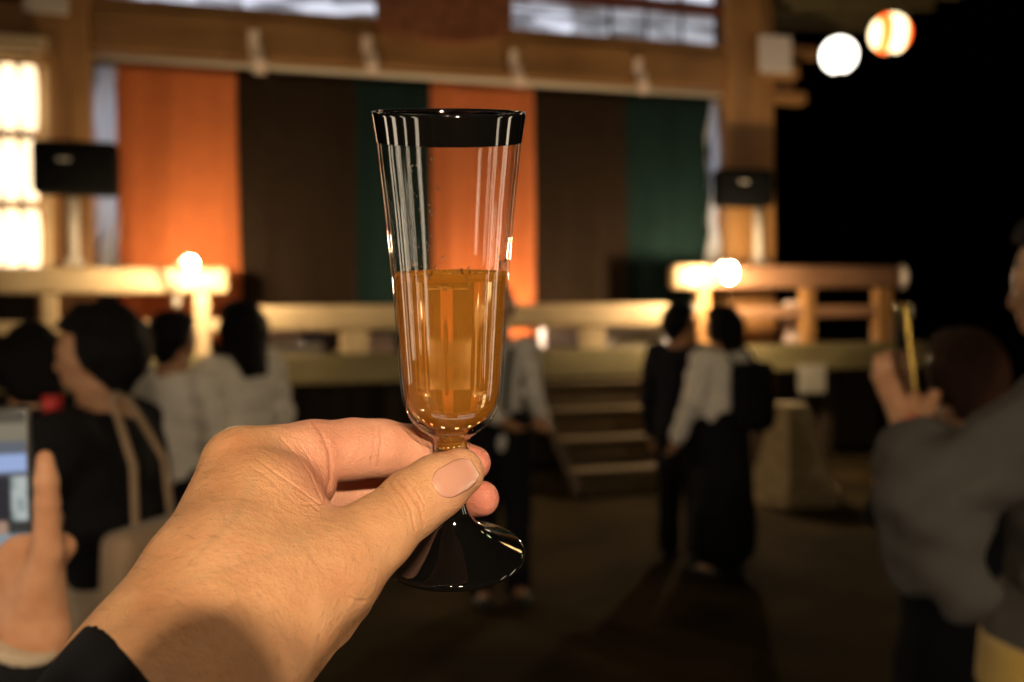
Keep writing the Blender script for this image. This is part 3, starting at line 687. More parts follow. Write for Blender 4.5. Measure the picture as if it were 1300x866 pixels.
# ------------------------------------------------------------------ speakers
m_spk = mat('black_speaker', (.003, .003, .003), .8, Specular_IOR_Level=.1); m_gr2 = mat('speaker_grille', (.004, .004, .004), .9, Specular_IOR_Level=.1); m_wht = mat('white_metal', (.6, .55, .48), .4)
def speaker(xa, ya, xb, yb, v, lab, polex, poley):
    ua, z1 = suz(xa, ya, v); ub, z0 = suz(xb, yb, v); wd, h = ub-ua, z1-z0
    t = thing('loudspeaker', lab, 'speaker', sw((ua+ub)/2, v, z0), S_RZ, 'loudspeakers on the columns')
    cab = MB().box((0, .14, h/2), (wd, .27, h), .05, seg=3).build('cabinet', m_spk, t, True)
    MB().box((0, -.004, h/2), (wd*.9, .02, h*.82), .03, seg=3).build('grille', m_gr2, cab, True)
    MB().box((-wd*.12, -.017, h*.62), (.10, .004, .022), .0).build('badge', m_wht, cab)
    MB().box((0, .275+(-v-.003-.275)/2, h/2), (.12, -v-.003-.275, h*.4), .01).build('bracket', m_spk, t)
    pv_ = -.06; up = suz(polex, poley[0], pv_)[0]; zb = suz(polex, poley[1], pv_)[1]; zt = suz(polex, poley[0], pv_)[1]
    o = MB().tube([(0, 0, 0), (0, 0, zt-zb)], .045, 10).box((0, 0, .02), (.14, .12, .05), .01).build('wall_pipe', m_wht, None, True); o.location = sw(up, pv_, zb); o.rotation_euler = (0, 0, S_RZ)
    return tag(o, 'short white pipe on the column under the '+lab.split(' ')[0]+' speaker', 'pipe', 'pipes under the loudspeakers')
speaker(38, 175, 150, 247, -.70, 'wide black loudspeaker on the column beside the lantern rack', 93, (252, 336))
speaker(918, 212, 985, 262, -.36, 'narrow black loudspeaker on the column beside the reddish railing', 962, (266, 334))

# ------------------------------------------------------------------ lantern rack
def paper_mat(name, col, es, rib=60):
    m = mat(name, (.7, .6, .45), .7, emit=col, es=es)
    v = coords(m); wv = nd(m, 'ShaderNodeTexWave'); wv.bands_direction = 'Z'; wv.inputs['Scale'].default_value = rib; lk(m, v, wv.inputs[0])
    lk(m, ramp(m, wv.outputs[0], [(.0, tuple(c*.7 for c in col)), (.35, col)]), bsdf(m).inputs['Emission Color'])
    return m
m_lan = paper_mat('lantern_paper', (1.0, .76, .46), 2.1, 9)
m_lanw = mat('lantern_cap', (.02, .015, .01), .5); m_lanp = mat('lantern_ring_wood', (.5, .36, .2), .5)
RKV = -.24
ru0 = suz(-52, 200, RKV)[0]; ru1 = suz(51, 200, RKV)[0]
rk = thing('lantern_rack', 'wooden rack with a small roof carrying rows of paper lanterns', 'rack', sw(ru0, RKV, 0), S_RZ)
zt = suz(20, 74, RKV)[1]
for x in (-.02, ru1-ru0+.04): MB().box((x, .10, 1.9), (.05, .05, 3.8), .006).build('post', m_palev, rk)
for z in (1.94, 2.555, 3.155, zt+.03): MB().box(((ru1-ru0)/2, .16, z), (ru1-ru0+.02, .04, .04), .004).build('crossbar', m_pale, rk)
MB().box(((ru1-ru0)/2, .02, zt+.13), (ru1-ru0+.14, .50, .14), .012, Matrix.Rotation(rad(12), 3, 'X')).build('roof', m_pale, rk)
lw = (ru1-ru0)/4
def chochin(name, m, R, H, parent_loc, lab, grp, rz=0, n=20):
    t = thing(name, lab, 'lantern', parent_loc, rz, grp)
    pr = []
    for i in range(25):
        s = i/24; rr = R*(.74+.26*math.sin(math.pi*min(max(s, .0), 1))**.45)*(1+.02*math.cos(i*math.pi))
        pr.append((H*(.06+.88*s), rr))
    MB().lathe(pr, n).build('paper_shade', m, t, True)
    MB().lathe([(0, 0), (0, R*.60), (H*.07, R*.64), (H*.07, 0)], n).build('bottom_ring', m_lanp, t); MB().lathe([(H*.93, 0), (H*.93, R*.64), (H, R*.60), (H, 0)], n).build('top_ring', m_lanp, t)
    return t
rows = ('bottom', 'middle', 'top')
cols_ = ('at the outer end of the row', 'second from the outer end', 'third from the outer end', 'next to the wide column')
for r in range(3):
    for c in range(4):
        zz = (1.965, 2.565, 3.165)[r]
        chochin('paper_lantern', m_lan, lw*.46, .59 if r < 2 else .63, sw(ru0+lw*(c+.5), RKV-.02, zz), 'glowing paper lantern, %s row of the rack, %s' % (rows[r], cols_[c]), 'paper lanterns in the rack', S_RZ)
# two round lanterns under the eave
def round_lantern(px_, py_, Z, rpx, m, lab):
    p = at(px_, py_, Z); R = rpx*Z/FPX
    t = thing('round_lantern', lab, 'lantern', (p.x, p.y, p.z-R), 0, 'round lanterns under the eave')
    pr = [(R*(1-math.cos(math.pi*i/28)), R*math.sin(math.pi*i/28)*(1+.012*math.cos(i*math.pi))) for i in range(2, 27)]
    MB().lathe(pr, 32).build('paper_globe', m, t, True)
    MB().lathe([(R*.0, 0), (R*.0, R*.25), (R*.04, R*.26), (R*.04, 0)], 20).build('bottom_ring', m_lanw, t); MB().lathe([(R*1.97, 0), (R*1.97, R*.26), (R*2.06, R*.24), (R*2.06, 0)], 20).build('top_ring', m_lanw, t)
    MB().tube([(0, 0, R*2.05), (0, 0, R*2.05+max(.15, 4.93-(p.z+R)))], .006, 6).build('cord', m_lanw, t)
m_rw = paper_mat('white_globe_paper', (1.0, .93, .80), 5.0, 14)
m_ro = mat('painted_globe_paper', (.7, .3, .1), .7, emit=(1, .6, .3), es=3.2)
vq = coords(m_ro); sp = nd(m_ro, 'ShaderNodeSeparateXYZ'); lk(m_ro, vq, sp.inputs[0])
wv = nd(m_ro, 'ShaderNodeTexWave'); wv.bands_direction = 'X'; wv.inputs['Scale'].default_value = 1.35; wv.inputs['Phase Offset'].default_value = 2.2; wv.inputs['Distortion'].default_value = 1.0; lk(m_ro, vq, wv.inputs[0])
lk(m_ro, ramp(m_ro, wv.outputs[0], [(.05, (.9, .07, .008)), (.3, (1.0, .30, .05)), (.55, (1.0, .80, .45))]), bsdf(m_ro).inputs['Emission Color'])
round_lantern(1065, 70, 9.6, 22, m_rw, 'white glowing round paper lantern under the eave')
round_lantern(1130, 43, 9.2, 25, m_ro, 'orange and white glowing round paper lantern under the eave')

# ------------------------------------------------------------------ bare lamps clipped to the rails, and footlights
m_flood = mat('lamp_glow', (1, 1, 1), .4, emit=(1.0, .74, .42), es=1400)
m_flood2 = mat('wide_lamp_glow', (1, 1, 1), .4, emit=(1.0, .74, .42), es=830)
m_grey = mat('grey_metal', (.25, .22, .18), .4, .6)
def clip_lamp(px_, py_, v, r, lab, down):
    ua, z = suz(px_, py_, v)
    t = thing('clip_lamp', lab, 'lamp', sw(ua, v, z-down), S_RZ, 'bare lamps on the stage rails')
    MB().ball((0, 0, down), r, 3, (.85, .85, 1.15)).build('bulb', m_flood if r < .06 else m_flood2, t, True)
    MB().lathe([(down+r*1.0, r*.5), (down+r*1.5, r*.45), (down+r*1.6, 0)], 12).build('socket', m_grey, t)
    MB().tube([(-.02, .02, down+r*1.5), (-.10, .18, down+.02), (-.14, .38, down-.16), (-.13, .50, 0)], .016, 8).build('arm', m_grey, t, True); MB().box((-.13, .48, .0), (.07, .10, .08), .01).build('clamp', m_grey, t)
clip_lamp(243, 335, RV-.60, .044, 'bare bulb lamp clipped to the end of the pale high railing', .30)
clip_lamp(926, 346, RV-.60, .075, 'bare bulb lamp clipped to the start of the reddish railing', .34)
m_foot = mat('footlight_glow', (1, 1, 1), .4, emit=(1.0, .74, .44), es=165)
for ui, lab in ((1.75, 'low footlight on the stage floor before the first brown cloth'), (3.80, 'low footlight on the stage floor before the second orange cloth'), (5.2, 'low footlight on the stage floor before the second green cloth')):
    t = thing('footlight', lab, 'lamp', sw(ui, -.30, 1.222), S_RZ, 'footlights behind the low rail')
    MB().box((0, 0, .03), (.50, .10, .06), .01).box((0, -.055, .07), (.50, .02, .12), .005).build('housing', m_grey, t)
    MB().box((0, .0, .075), (.46, .07, .02), .006).build('lens', m_foot, t)
# ------------------------------------------------------------------ people
m_pskin = skin_material('skin_of_bystanders', .80, .05)
m_hair = mat('black_hair', (.004, .003, .003), .6, Specular_IOR_Level=.12); m_hairb = mat('brown_hair', (.040, .014, .006), .6, Specular_IOR_Level=.15)
for mh in (m_hair, m_hairb):
    v = coords(mh, (60, 60, 6)); n = nd(mh, 'ShaderNodeTexNoise'); n.inputs['Scale'].default_value = 4; n.inputs['Detail'].default_value = 6; lk(mh, v, n.inputs[0]); lk(mh, bump(mh, n.outputs[0], .6, .02), bsdf(mh).inputs['Normal'])
m_cblack = cloth('black_clothing', (.008, .008, .009), .9, 700); m_cnavy = cloth('dark_navy_clothing', (.010, .010, .016), .9, 700)
m_cwhite = cloth('white_clothing', (.60, .57, .53), .85, 700, .08); m_cwhite2 = cloth('bright_white_clothing', (.78, .73, .66), .85, 700, .08); m_cgrey = cloth('grey_kimono_cloth', (.064, .060, .056), .9, 700, .12)
m_cream = cloth('cream_clothing', (.45, .36, .26), .85, 700); m_obi = cloth('yellow_sash_cloth', (.42, .27, .05), .8, 700); m_shoe = mat('black_shoes', (.01, .01, .01), .5)
m_tote = cloth('beige_canvas', (.34, .23, .14), .9, 700, .1); m_redc = cloth('red_cloth', (.7, .015, .02), .8, 700)
def V3(*a): return np.array(a, float)
def person(lab, px_, Z, H, face, vox=.012, hair='short', hm=None, top=None, topw=1.0, bottom=('trousers', None), arms=None, grp='people standing before the stage', head_turn=0.0, lean=0.0, top_extra=None, sleeve_end=.93, belt=None, top_k=.03):
    g = ground_at(px_, Z)
    t = thing('person', lab, 'person', g, -rad(face), grp)
    arms = arms or {}
    S = lambda v: V3(*v)*H
    def hd(v):                         # head-frame point: turn the head about the neck
        v = V3(*v); a = rad(-head_turn); x, y = v[0], v[1]+.005
        return V3(x*math.cos(a)-y*math.sin(a), x*math.sin(a)+y*math.cos(a)-.005+lean*.16, v[2])*H
    # --- body
    body = [(hd((0, -.010, .944)), .054*H, hd((0, .004, .942)), .052*H, .01*H, (V3(1, 0, 0), 1.12)),
            (hd((0, .018, .912)), .040*H, hd((0, .026, .892)), .026*H, .03*H, (V3(1, 0, 0), 1.05)),
            (hd((0, .052, .922)), .006*H, hd((0, .062, .907)), .0085*H, .008*H, None),
            (hd((0, .046, .893)), .010*H, hd((0, .046, .885)), .011*H, .012*H, None)]
    for s in (-1, 1):
        body.append((hd((s*.047, -.004, .922)), .011*H, hd((s*.046, -.004, .905)), .008*H, .005*H, (V3(1, 0, 0), 1.8)))
    nk = S((0, -.012+lean*.10, .82))
    body += [(hd((0, -.008, .895)), .032*H, nk, .034*H, .02*H, None), (nk, .05*H, S((0, 0, .56)), .055*H, .03*H, (V3(0, 1, 0), 1.25))]
    sh, el, wrp = {}, {}, {}
    for s, key in ((-1, 'L'), (1, 'R')):
        a = arms.get(key, ((s*.135, -.01, .635), (s*.14, .03, .485)))
        sh[key] = S((s*.105, -.005+lean*.09, .805)); el[key] = S(a[0]); wrp[key] = S(a[1])
        body += [(sh[key], .030*H, el[key], .023*H, .02*H, None), (el[key], .024*H, wrp[key], .016*H, .01*H, None)]
        d = wrp[key]-el[key]; d /= np.linalg.norm(d); sd = np.cross(d, V3(0, 0, 1) if abs(d[2]) < .9 else V3(0, 1, 0)); sd /= np.linalg.norm(sd)
        pe = wrp[key]+d*.045*H
        body.append((wrp[key], .017*H, pe, .021*H, .01*H, (np.cross(d, sd), 1.5)))
        for f in range(4):
            o = sd*(f-1.5)*.0115*H; kn = pe+o+d*.018*H; cu = np.cross(sd, d)*.012*H
            body += [(pe+o*.8, .0075*H, kn, .0068*H, .003*H, None), (kn, .0068*H, kn+d*(.022 - .004*abs(f-1.5))*H+cu, .0055*H, .003*H, None)]
        body += [(wrp[key]+d*.012*H+sd*.016*H, .0095*H, wrp[key]+d*.04*H+sd*.036*H, .0075*H, .006*H, None)]
    for s in (-1, 1):
        hip, kne, ank = S((s*.05, 0, .51)), S((s*.055, .012, .285)), S((s*.058, -.01, .045))
        body += [(hip, .05*H, kne, .034*H, .02*H, None), (kne, .034*H, ank, .022*H, .01*H, None), (ank, .022*H, S((s*.062, .05, .03)), .018*H, .01*H, None)]
    Vb, Qb = surf_net([body], min(vox, .0115), 0.0); Vb = relax_vq(Vb, Qb, 1)
    col_ = np.tile(np.array((.50, .27, .15)), (len(Vb), 1))
    for s in (-1, 1):
        d = np.linalg.norm((Vb-hd((s*.020, .048, .929)))*np.array((1, 1, 1.6)), axis=1); col_[d < .010*H] = (.03, .02, .015)
        d = np.linalg.norm((Vb-hd((s*.020, .050, .945)))*np.array((.6, 1, 2.2)), axis=1); col_[d < .009*H] = (.03, .02, .015)
    d = np.linalg.norm((Vb-hd((0, .055, .890)))*np.array((.7, 1, 2)), axis=1); col_[d < .012*H] = (.42, .12, .09)
    mesh_vq('body', Vb, Qb, m_pskin, t, col_)
    # --- hair
    hg = [(hd((0, -.020, .950)), .060*H, hd((0, .006, .952)), .057*H, .01*H, (V3(1, 0, 0), 1.08)), (hd((0, -.040, .925)), .040*H, hd((0, -.030, .885)), .034*H, .03*H, None)]
    for s in (-1, 1): hg.append((hd((s*.044, -.012, .945)), .020*H, hd((s*.046, -.012, .915)), .013*H, .02*H, None))
    if hair in ('long', 'bob'):
        zz = .80 if hair == 'long' else .865
        for s in (-1, 0, 1): hg.append((hd((s*.036, -.035, .93)), .036*H, hd((s*.030, -.052+lean*.1, zz)), .024*H, .03*H, None))
        for s in (-1, 1): hg.append((hd((s*.052, .0, .93)), .018*H, hd((s*.055, -.004, zz+.015)), .015*H, .02*H, None))
    if hair == 'bun': hg.append((hd((0, -.07, .965)), .03*H, hd((0, -.075, .96)), .03*H, .01*H, None))
    ca, sa = math.cos(rad(-head_turn)), math.sin(rad(-head_turn))
    def fclip(Pq):                     # leaves the face free
        q = Pq-np.array((0, lean*.16*H, 0)); x = q[..., 0]*ca+q[..., 1]*sa; y = -q[..., 0]*sa+q[..., 1]*ca
        cut = .004*H+.16*np.abs(x)-(.6*np.maximum(0, .918*H-q[..., 2]) if hair == 'short' else 0)
        return np.minimum(np.minimum(y-cut, .953*H-q[..., 2]+.25*y), .2)+.002*np.sin(q[..., 0]*140)*np.cos(q[..., 2]*90)
    Vh, Qh = surf_net([hg], vox*.85, noise=lambda Pq: .0035*np.sin(Pq[..., 0]*95+2)*np.sin(Pq[..., 2]*60)+.003*np.sin(Pq[..., 1]*120), clip=fclip)
    if len(Vh): mesh_vq('hair', Vh, Qh, hm or m_hair, t)
    # --- upper garment
    tw = topw
    tg = [(sh['L']+V3(.02*H, 0, -.002*H), .036*H*tw, sh['R']-V3(.02*H, 0, .002*H), .036*H*tw, top_k*H, None),
          (S((0, lean*.06, .755)), .098*H*tw, S((0, lean*.02, .63)), .082*H*tw, top_k*H, (V3(0, 1, 0), 1.42)),
          (S((0, lean*.02, .63)), .084*H*tw, S((0, 0, .535)), .090*H*tw, top_k*H, (V3(0, 1, 0), 1.35))]
    for key in ('L', 'R'):
        we = el[key]+(wrp[key]-el[key])*sleeve_end
        tg += [(sh[key], .040*H*tw, el[key], .033*H*tw, .02*H, None), (el[key], .033*H*tw, we, .026*H*tw, .012*H, None)]
    if top_extra: tg += top_extra(H, sh, el, wrp, S)
    ph = random.uniform(0, 6)
    wa = .006 if belt else .007; wf = 1.3 if belt else 1.0
    wr_ = lambda Pq: wa*np.sin(wf*(Pq[..., 2]*38+Pq[..., 0]*24)+ph)*np.sin(wf*(Pq[..., 0]*29-Pq[..., 2]*17+Pq[..., 1]*22))+.003*np.sin(Pq[..., 2]*70+Pq[..., 1]*60)
    neckcut = lambda Pq: .062*H-np.sqrt(((Pq-(nk+V3(0, .01, .045)*H))**2).sum(-1))
    Vt, Qt = surf_net([tg], vox, noise=wr_, clip=neckcut); mesh_vq('top', relax_vq(Vt, Qt, 1), Qt, top, t)
    # --- lower garment and shoes
    kind, bm_ = bottom
    if kind == 'trousers':
        lg = [(S((-.035, 0, .555)), .070*H, S((.035, 0, .555)), .070*H, .02*H, (V3(0, 1, 0), 1.15))]
        for s in (-1, 1): lg += [(S((s*.05, 0, .52)), .062*H, S((s*.056, .012, .285)), .046*H, .02*H, None), (S((s*.056, .012, .285)), .046*H, S((s*.059, -.008, .045)), .040*H, .02*H, None)]
    else:
        lg = [(S((-.03, 0, .57)), .070*H, S((.03, 0, .57)), .070*H, .02*H, (V3(0, 1, 0), 1.15)), (S((0, 0, .56)), .108*H, S((0, 0, .16)), .140*H, .03*H, (V3(0, 1, 0), 1.2))]
    Vl, Ql = surf_net([lg], vox, noise=lambda Pq: .006*np.sin(Pq[..., 0]*45+Pq[..., 2]*6)*np.sin(Pq[..., 1]*38+1)+.004*np.sin(Pq[..., 2]*30), clip=lambda Pq: .03*H-Pq[..., 2])
    mesh_vq('trousers' if kind == 'trousers' else 'skirt', Vl, Ql, bm_, t)
    for s in (-1, 1):
        Vs, Qs = surf_net([[(S((s*.060, -.028, .026)), .024*H, S((s*.066, .07, .020)), .021*H, .01*H, None)]], .009, clip=lambda Pq: -Pq[..., 2]); mesh_vq('shoe', Vs, Qs, m_shoe, t)
    if belt: 
        Vs, Qs = surf_net([[(S((0, 0, belt[0])), .128*H*tw, S((0, 0, belt[1])), .122*H*tw, .01*H, (V3(0, 1, 0), 1.35))]], vox, clip=lambda Pq: np.maximum(belt[0]*H-Pq[..., 2], Pq[..., 2]-belt[1]*H)); mesh_vq('sash', Vs, Qs, belt[2], t)
    return t, sh, el, wrp
def strap(parent, pts, r, m, name='strap'):
    return MB().tube(pts, r, 6).build(name, m, parent, True)
# woman with the tote bag
H = 1.55
p1, sh, el, wp_ = person('person in a black top with a beige tote bag over the shoulder, looking sideways', 122, 2.45, H, -82, .008, 'short', m_hair, m_cblack, 1.08, ('trousers', m_cream), {'R': ((.145, -.02, .64), (.12, .08, .52)), 'L': ((-.12, .06, .66), (-.03, .17, .73))}, head_turn=-5)
tb = thing('tote_bag', 'beige canvas tote bag hanging from the black-clad shoulder', 'bag', (0, 0, 0), 0)
q = p1.location; tb.location = (q.x+.17, q.y-.10, .70); tb.rotation_euler = (0, 0, rad(75))
MB().box((0, 0, .17), (.34, .10, .34), .03, seg=3, taper=.9).build('bag_body', m_tote, tb, True)
for o in (.0,): strap(tb, [(-.07, o, .33), (-.06, o*.9+.01, .48), (-.03, o*.6+.085, .625), (.0, o*.6+.10, .64), (.03, o*.6+.085, .625), (.06, o*.9+.01, .48), (.07, o, .33)], .009, m_tote, 'handle')
cup = MB().lathe([(0, 0), (0, .018), (.046, .024), (.047, .022), (.006, .017), (.006, 0)], 20).build('red_cup', mat('red_paper_cup', (.4, .015, .015), .6), None, True)
ph_ = p1.matrix_basis @ Vector((-.03*H, .205*H, .725*H)); cup.location = (at(67, 528, 2.30)); tag(cup, 'small red paper cup held in front of the person in black', 'cup')
person('person with black shoulder-length hair behind the black-clad person with the tote bag', 38, 3.2, 1.51, -35, .011, 'bob', m_hair, m_cblack, 1.05, ('skirt', m_cblack))
person('short-haired person in a white shirt seen from behind, beside the black-clad person', 222, 4.3, 1.56, 20, .012, 'short', m_hair, m_cwhite2, 1.08, ('trousers', m_cblack), head_turn=15)
person('person with long black hair and a loose white blouse by the railing lamp', 303, 4.7, 1.61, -50, .012, 'long', m_hair, m_cwhite2, 1.12, ('skirt', m_cblack), {'L': ((-.15, .03, .66), (-.10, .13, .60)), 'R': ((.15, .0, .65), (.13, .10, .55))}, head_turn=-10)
# person behind the glass, facing us, hands held forward
p5, sh, el, wp_ = person('person facing this way in a white shirt, both hands held low in front', 630, 5.3, 1.70, 165, .012, 'short', m_hair, m_cwhite, .84, ('trousers', m_cblack), {'L': ((-.115, .03, .65), (-.10, .15, .59)), 'R': ((.115, .03, .65), (.02, .15, .59))})
strap(p5, [(-.05, .10, 1.36), (-.02, .165, 1.28), (.0, .172, 1.1), (.0, .17, .98)], .018, m_cnavy, 'neck_strap')
p6, *_ = person('person in dark clothes turned to the white-shirted companion', 864, 6.2, 1.60, 35, .013, 'short', m_hair, m_cnavy, 1.15, ('trousers', m_cblack), head_turn=35)
p7, sh, el, wp_ = person('person in a white shirt and long black skirt with a dark backpack', 915, 5.8, 1.575, -35, .012, 'bob', m_hair, m_cwhite2, 1.18, ('skirt', m_cblack), {'L': ((-.15, .0, .66), (-.15, .08, .52)), 'R': ((.15, .02, .68), (.12, .12, .74))}, head_turn=-15)
bp = thing('backpack', 'dark backpack on the white-shirted back', 'backpack', p7.location, p7.rotation_euler.z)
pk_ = MB().box((.05, -.19, 1.06), (.28, .13, .40), .05, seg=3).build('pack', m_cblack, bp, True); MB().box((.05, -.262, 1.0), (.20, .04, .18), .015).build('pocket', m_cnavy, pk_)
for s in (-1, 1): strap(bp, [(.05+s*.09, -.13, 1.25), (.05+s*.09, -.02, 1.385), (.05+s*.09, .09, 1.30), (.05+s*.10, .10, 1.1), (.05+s*.11, -.11, .93)], .014, m_cnavy)
# grey kimono
def kimono(H, sh, el, wrp, S):
    k = []
    mid = el['L']+(wrp['L']-el['L'])*.55
    k += [(sh['L'], .042*H, el['L'], .042*H, .02*H, None), (el['L'], .042*H, mid, .038*H, .02*H, None)]
    k += [(el['L']+V3(0, 0, -.01)*H, .034*H, el['L']+V3(.0, -.03, -.085)*H, .028*H, .03*H, None), (mid, .03*H, el['L']+V3(.01, .02, -.07)*H, .028*H, .03*H, None)]
    k += [(S((0, -.02, .78)), .075*H, S((0, -.02, .60)), .085*H, .03*H, (V3(0, 1, 0), 1.2))]
    return k
Hk = 1.68
p8, sh, el, wp_ = person('person in a grey kimono with a yellow sash raising one hand', 1372, 1.66, Hk, -52, .008, 'short', m_hair, m_cgrey, 1.0, ('skirt', m_cgrey), {'L': ((-.135, .105, .720), (-.10, .135, .782)), 'R': ((.14, -.01, .64), (.13, .02, .50))}, grp='people standing before the stage', top_extra=kimono, sleeve_end=.5, belt=(.525, .580, m_obi), head_turn=8)
Vs, Qs = surf_net([[(wp_['L']-(wp_['L']-el['L'])*.18, .030, wp_['L']-(wp_['L']-el['L'])*.02, .029, .004, None)]], .004); mesh_vq('wrist_band', Vs, Qs, m_redc, p8)
m_goldf = mat('gold_metal', (.75, .5, .12), .25, 1.0); m_dark = mat('dark_glass', (.01, .01, .012), .1)
gp = thing('phone', 'gold-edged phone held up edge-on by the person in the kimono', 'phone', (0, 0, 0))
hw_ = p8.matrix_basis @ Vector(tuple(wp_['L']+V3(.0, .0, .045)*Hk)); gp.location = hw_; gp.rotation_euler = (rad(-6), rad(4), rad(-8+90))
MB().box((0, 0, .06), (.075, .008, .150), .004, seg=3).build('frame', m_goldf, gp, True); MB().box((0, -.0048, .06), (.068, .001, .143), .0).build('screen', m_dark, gp); MB().box((0, .0048, .06), (.068, .001, .143), .0).build('back', m_dark, gp)
person('short person with brown hair in dark clothes behind the grey kimono sleeve', 1216, 2.7, 1.46, -20, .010, 'bob', m_hairb, m_cblack, 1.0, ('skirt', m_cblack), {'R': ((.13, .05, .66), (.05, .14, .70)), 'L': ((-.13, .05, .66), (-.05, .14, .68))})
# neighbour's hand holding up a phone
def mm_person():
    t = empty('person', c2w(P(40, 740, 800)))
    tag(t, 'raised bare hand of a bystander holding up a phone to film', 'person')
    grp_ = [(P(10, 930, 838), 31, P(42, 800, 806), 26, 10, (ZN, 1.25)), (P(42, 800, 806), 27, P(34, 715, 806), 29, 14, (ZN, 1.5)), (P(10, 780, 812), 24, P(-20, 700, 812), 24, 12, (ZN, 1.5)),
            (P(46, 760, 798), 17, P(60, 700, 788), 12.0, 12, None), (P(60, 700, 788), 11.8, P(60, 640, 780), 9.3, 5, None), (P(60, 640, 780), 9.6, P(59, 610, 777), 8.6, 3, None), (P(59, 610, 777), 8.8, P(57, 582, 776), 6.6, 4, None)]
    fs = [grp_]
    for i, (x, y) in enumerate(((86, 690), (70, 655), (40, 620), (10, 600))):
        fs.append([(P(50-i*24, 735-i*8, 815), 13, P(x-6, y+4, 820), 9.5, 6, None), (P(x-6, y+4, 820), 9.5, P(x-44, y-22, 816), 8.2, 4, None), (P(x-44, y-22, 816), 8.2, P(x-70, y-20, 811), 7, 4, None)])
    Vn, Qn_ = surf_net(fs, 1.8, kg=3.0); Vn = relax_vq(Vn, Qn_, 2)
    cc = np.tile(np.array((.54, .28, .155)), (len(Vn), 1)); mesh_vq('hand', c2w(Vn)-np.array(t.location), Qn_, m_skin, t, cc)
    e0 = P(33, 812, 808); e1 = P(-10, 1010, 850); dd = (e1-e0)/np.linalg.norm(e1-e0)
    Vn, Qn_ = surf_net([[(e0-dd*10, 34, e1, 42, 5, None), (e1, 42, e1+V3(-60, -160, -40), 52, 10, None)]], 4, noise=lambda q: 1.2*np.sin(q[..., 1]*.12)+.8*np.sin(q[..., 0]*.14), clip=lambda q: (e0-q)@dd)
    mesh_vq('sleeve', c2w(Vn)-np.array(t.location), Qn_, m_cblack, t)
    Vn, Qn_ = surf_net([[(e0-dd*10, 32.5, e0+dd*5, 33, 5, None)]], 2.5, clip=lambda q: np.maximum((e0-dd*7-q)@dd, (q-e0-dd*3)@dd)); mesh_vq('cuff', c2w(Vn)-np.array(t.location), Qn_, m_cream, t)
mm_person()
fp = empty('phone'); pc = c2w(P(-21, 637, 797)); fp.matrix_world = Matrix.Translation(pc) @ (Matrix((R_, F_, U_)).transposed().to_4x4()) @ Matrix.Rotation(rad(-2), 4, 'Y') @ Matrix.Rotation(rad(8), 4, 'Z')
tag(fp, 'dark phone held upright with its bright screen filming the stage', 'phone')
MB().box((0, 0, 0), (.076, .008, .152), .0038, seg=3).build('phone_case', mat('phone_case', (.03, .028, .026), .35), fp, True)
rows_, cols2 = 40, 20; Vc = []; cc = []
rs = random.Random(5)
def scr(x, y):   # small picture of the stage on the screen, x,y in 0..1 from the top left
    if y < .06: return (.12, .10, .07)
    if y < .16: return (.30, .26, .18) if x > .2 else (.5, .42, .28)
    if y < .24: return (.16, .18, .22)
    if y < .33: return (.45, .60, 1.0)
    if y < .37: return (.10, .11, .13)
    if y < .62:
        if abs(x-.72) < .10: return (.03, .03, .04)
        return (.62, .68, .66) if (int(x*9)+int(y*14)) % 3 else (.40, .48, .46)
    if y < .70: return (.55, .35, .25) if abs(x-.66) < .12 else (.05, .05, .05)
    if y < .80: return (.30, .42, .50) if x > .55 else (.04, .05, .04)
    return (.10, .16, .26) if rs.random() > .5 else (.03, .04, .06)
for a in range(cols2+1):
    for c in range(rows_+1):
        Vc.append((-.035+.07*a/cols2, -.0046, .071-.142*c/rows_)); cc.append(scr(a/cols2, c/rows_))
Qs = np.array([(a*(rows_+1)+c, a*(rows_+1)+c+1, (a+1)*(rows_+1)+c+1, (a+1)*(rows_+1)+c) for a in range(cols2) for c in range(rows_)])
m_scr = mat('phone_screen', (.01, .01, .01), .15); vcn = nd(m_scr, 'ShaderNodeVertexColor', layer_name='Col'); lk(m_scr, vcn.outputs[0], bsdf(m_scr).inputs['Emission Color']); bsdf(m_scr).inputs['Emission Strength'].default_value = .55
mesh_vq('screen', np.array(Vc), Qs, m_scr, fp, np.array(cc))
# ------------------------------------------------------------------ lamps on the near side: stall bulbs behind the camera, lantern string overhead
m_bulb = mat('bulb_glow', (1, 1, 1), .4, emit=(1.0, .77, .51), es=4500)
m_bulb2 = mat('dim_bulb_glow', (1, 1, 1), .4, emit=(1.0, .77, .51), es=2000)
m_cord = mat('black_cord', (.01, .01, .01), .6)
fr = thing('stall_frame', 'food stall frame of steel pipes behind the photographer', 'frame', (.5, -1.45, 0))
for x in (-1.3, 1.3): MB().tube([(x, 0, 0), (x, 0, 2.80)], .024, 10).build('post', m_grey, fr, True)
MB().tube([(-1.3, 0, 2.8), (1.3, 0, 2.8)], .024, 10).build('top_pipe', m_grey, fr, True)
for x, zb_, lab in ((.49, 2.00, 'bare bulb hanging low from the stall pipe, nearer its post'), (.41, 2.01, 'bare bulb hanging low from the stall pipe, nearer its middle'), (.0, 2.42, 'bare bulb hanging high from the stall pipe')):
    t = thing('hanging_bulb', lab, 'lamp', (x, -1.45, zb_), 0, 'bare bulbs on the stall frame')
    MB().ball((0, 0, .05), .020, 3, (1, 1, 1.15)).build('bulb', m_bulb if zb_ < 2.2 else m_bulb2, t, True); MB().lathe([(.078, 0), (.078, .018), (.13, .018), (.13, 0)], 12).build('socket', m_cord, t); MB().tube([(0, 0, .13), (0, 0, 2.78-zb_)], .005, 6).build('cord', m_cord, t)
cols3 = [((1, .80, .52), 'white'), ((1, .30, .10), 'red'), ((1, .62, .25), 'orange'), ((.75, 1, .45), 'green'), ((1, .82, .35), 'yellow')]
ms = [paper_mat('string_lantern_'+n, c, 9, 20) for c, n in cols3]
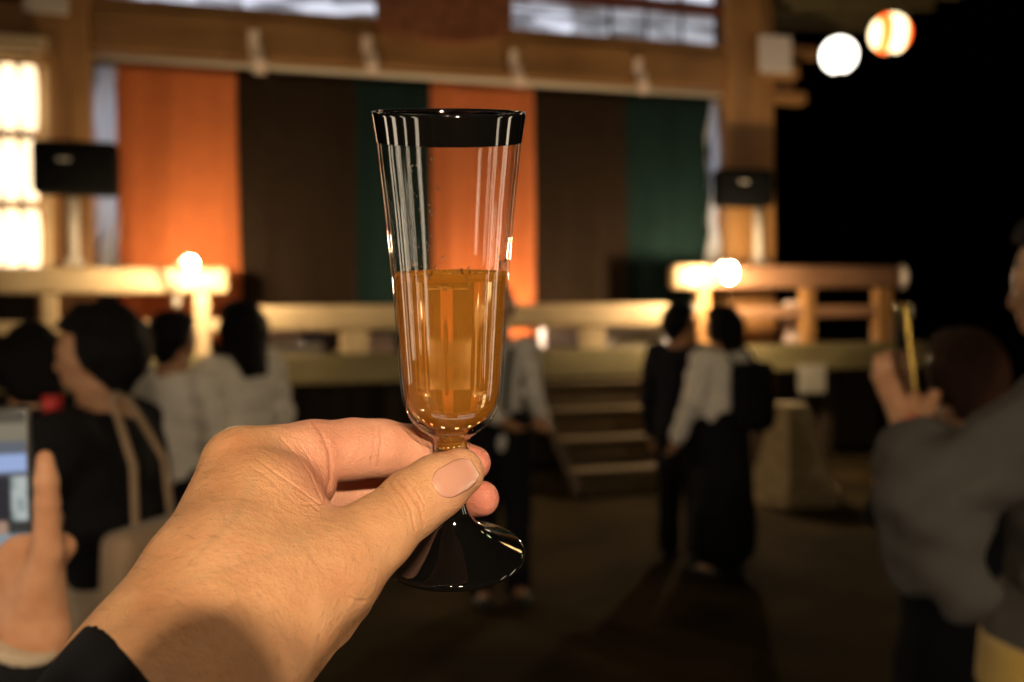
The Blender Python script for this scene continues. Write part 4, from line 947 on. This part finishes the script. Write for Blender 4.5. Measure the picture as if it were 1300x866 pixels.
pa, pb_ = Vector((-3.6, 2.6, 4.3)), Vector((4.2, 4.4, 4.3)); n_l = 10; pts_ = []
for i in range(n_l+1):
    s = i/n_l; p = pa.lerp(pb_, s); p.z -= .35*math.sin(math.pi*s); pts_.append(p)
cb = MB().tube(pts_, .006, 6).build('overhead_wire', m_cord, None, True); tag(cb, 'black cord strung overhead carrying small coloured lanterns', 'wire')
for i in range(1, n_l):
    p = pts_[i]; chochin('string_lantern', ms[i % 5], .10, .26, (p.x, p.y, p.z-.262), 'small %s paper lantern on the overhead wire' % cols3[i % 5][1], 'small lanterns on the overhead wire', 0, 14)
# the photographer's camera, just behind the point of view
m_cam = mat('black_camera', (.02, .02, .02), .4)
ca = empty('compact_camera'); ca.matrix_world = Matrix.Translation(CAM) @ (Matrix((R_, F_, U_)).transposed().to_4x4())
tag(ca, 'black compact camera whose lens shadow falls on the holding wrist', 'camera')
lens_ = MB().lathe([(-.030, 0), (-.030, .025), (-.004, .025), (-.003, .0235), (-.003, .0)], 48, M=Matrix.Rotation(rad(-90), 4, 'X')).build('lens_barrel', m_cam, ca, True)
MB().box((.015, -.048, -.020), (.115, .032, .066), .006, seg=3).box((-.03, -.048, .017), (.018, .018, .010), .003).build('camera_body', m_cam, ca)

# tall paper lanterns on poles at both sides of the crowd, behind the photographer
m_tall = paper_mat('tall_lantern_paper', (1.0, .82, .60), 5.0, 5)
spots = [(-2.5, 1.15, .62, 'among the crowd'), (-2.7, .35, .55, 'beside the crowd'), (-2.4, -.5, .6, 'at the crowd edge'), (-1.9, -1.2, .4, 'behind the crowd'), (2.5, 1.2, .62, 'across the way'), (2.6, .2, .55, 'by the stall')]
for i, (x, y, z, wh) in enumerate(spots):
    sd = 'bare ground' if x < 0 else 'stall'
    t = chochin('tall_lantern', m_tall, (.10, .15, .08, .13, .12, .09)[i], 1.45, (x, y, z-.35), 'tall glowing paper lantern on a pole %s, on the %s side' % (wh, sd), 'tall lanterns on poles', 0, 20)
    MB().tube([(0, .22, .35-z), (0, .22, 1.62), (0, .0, 1.62), (0, 0, 1.46)], .018, 8).build('pole', m_darkw, t, True)
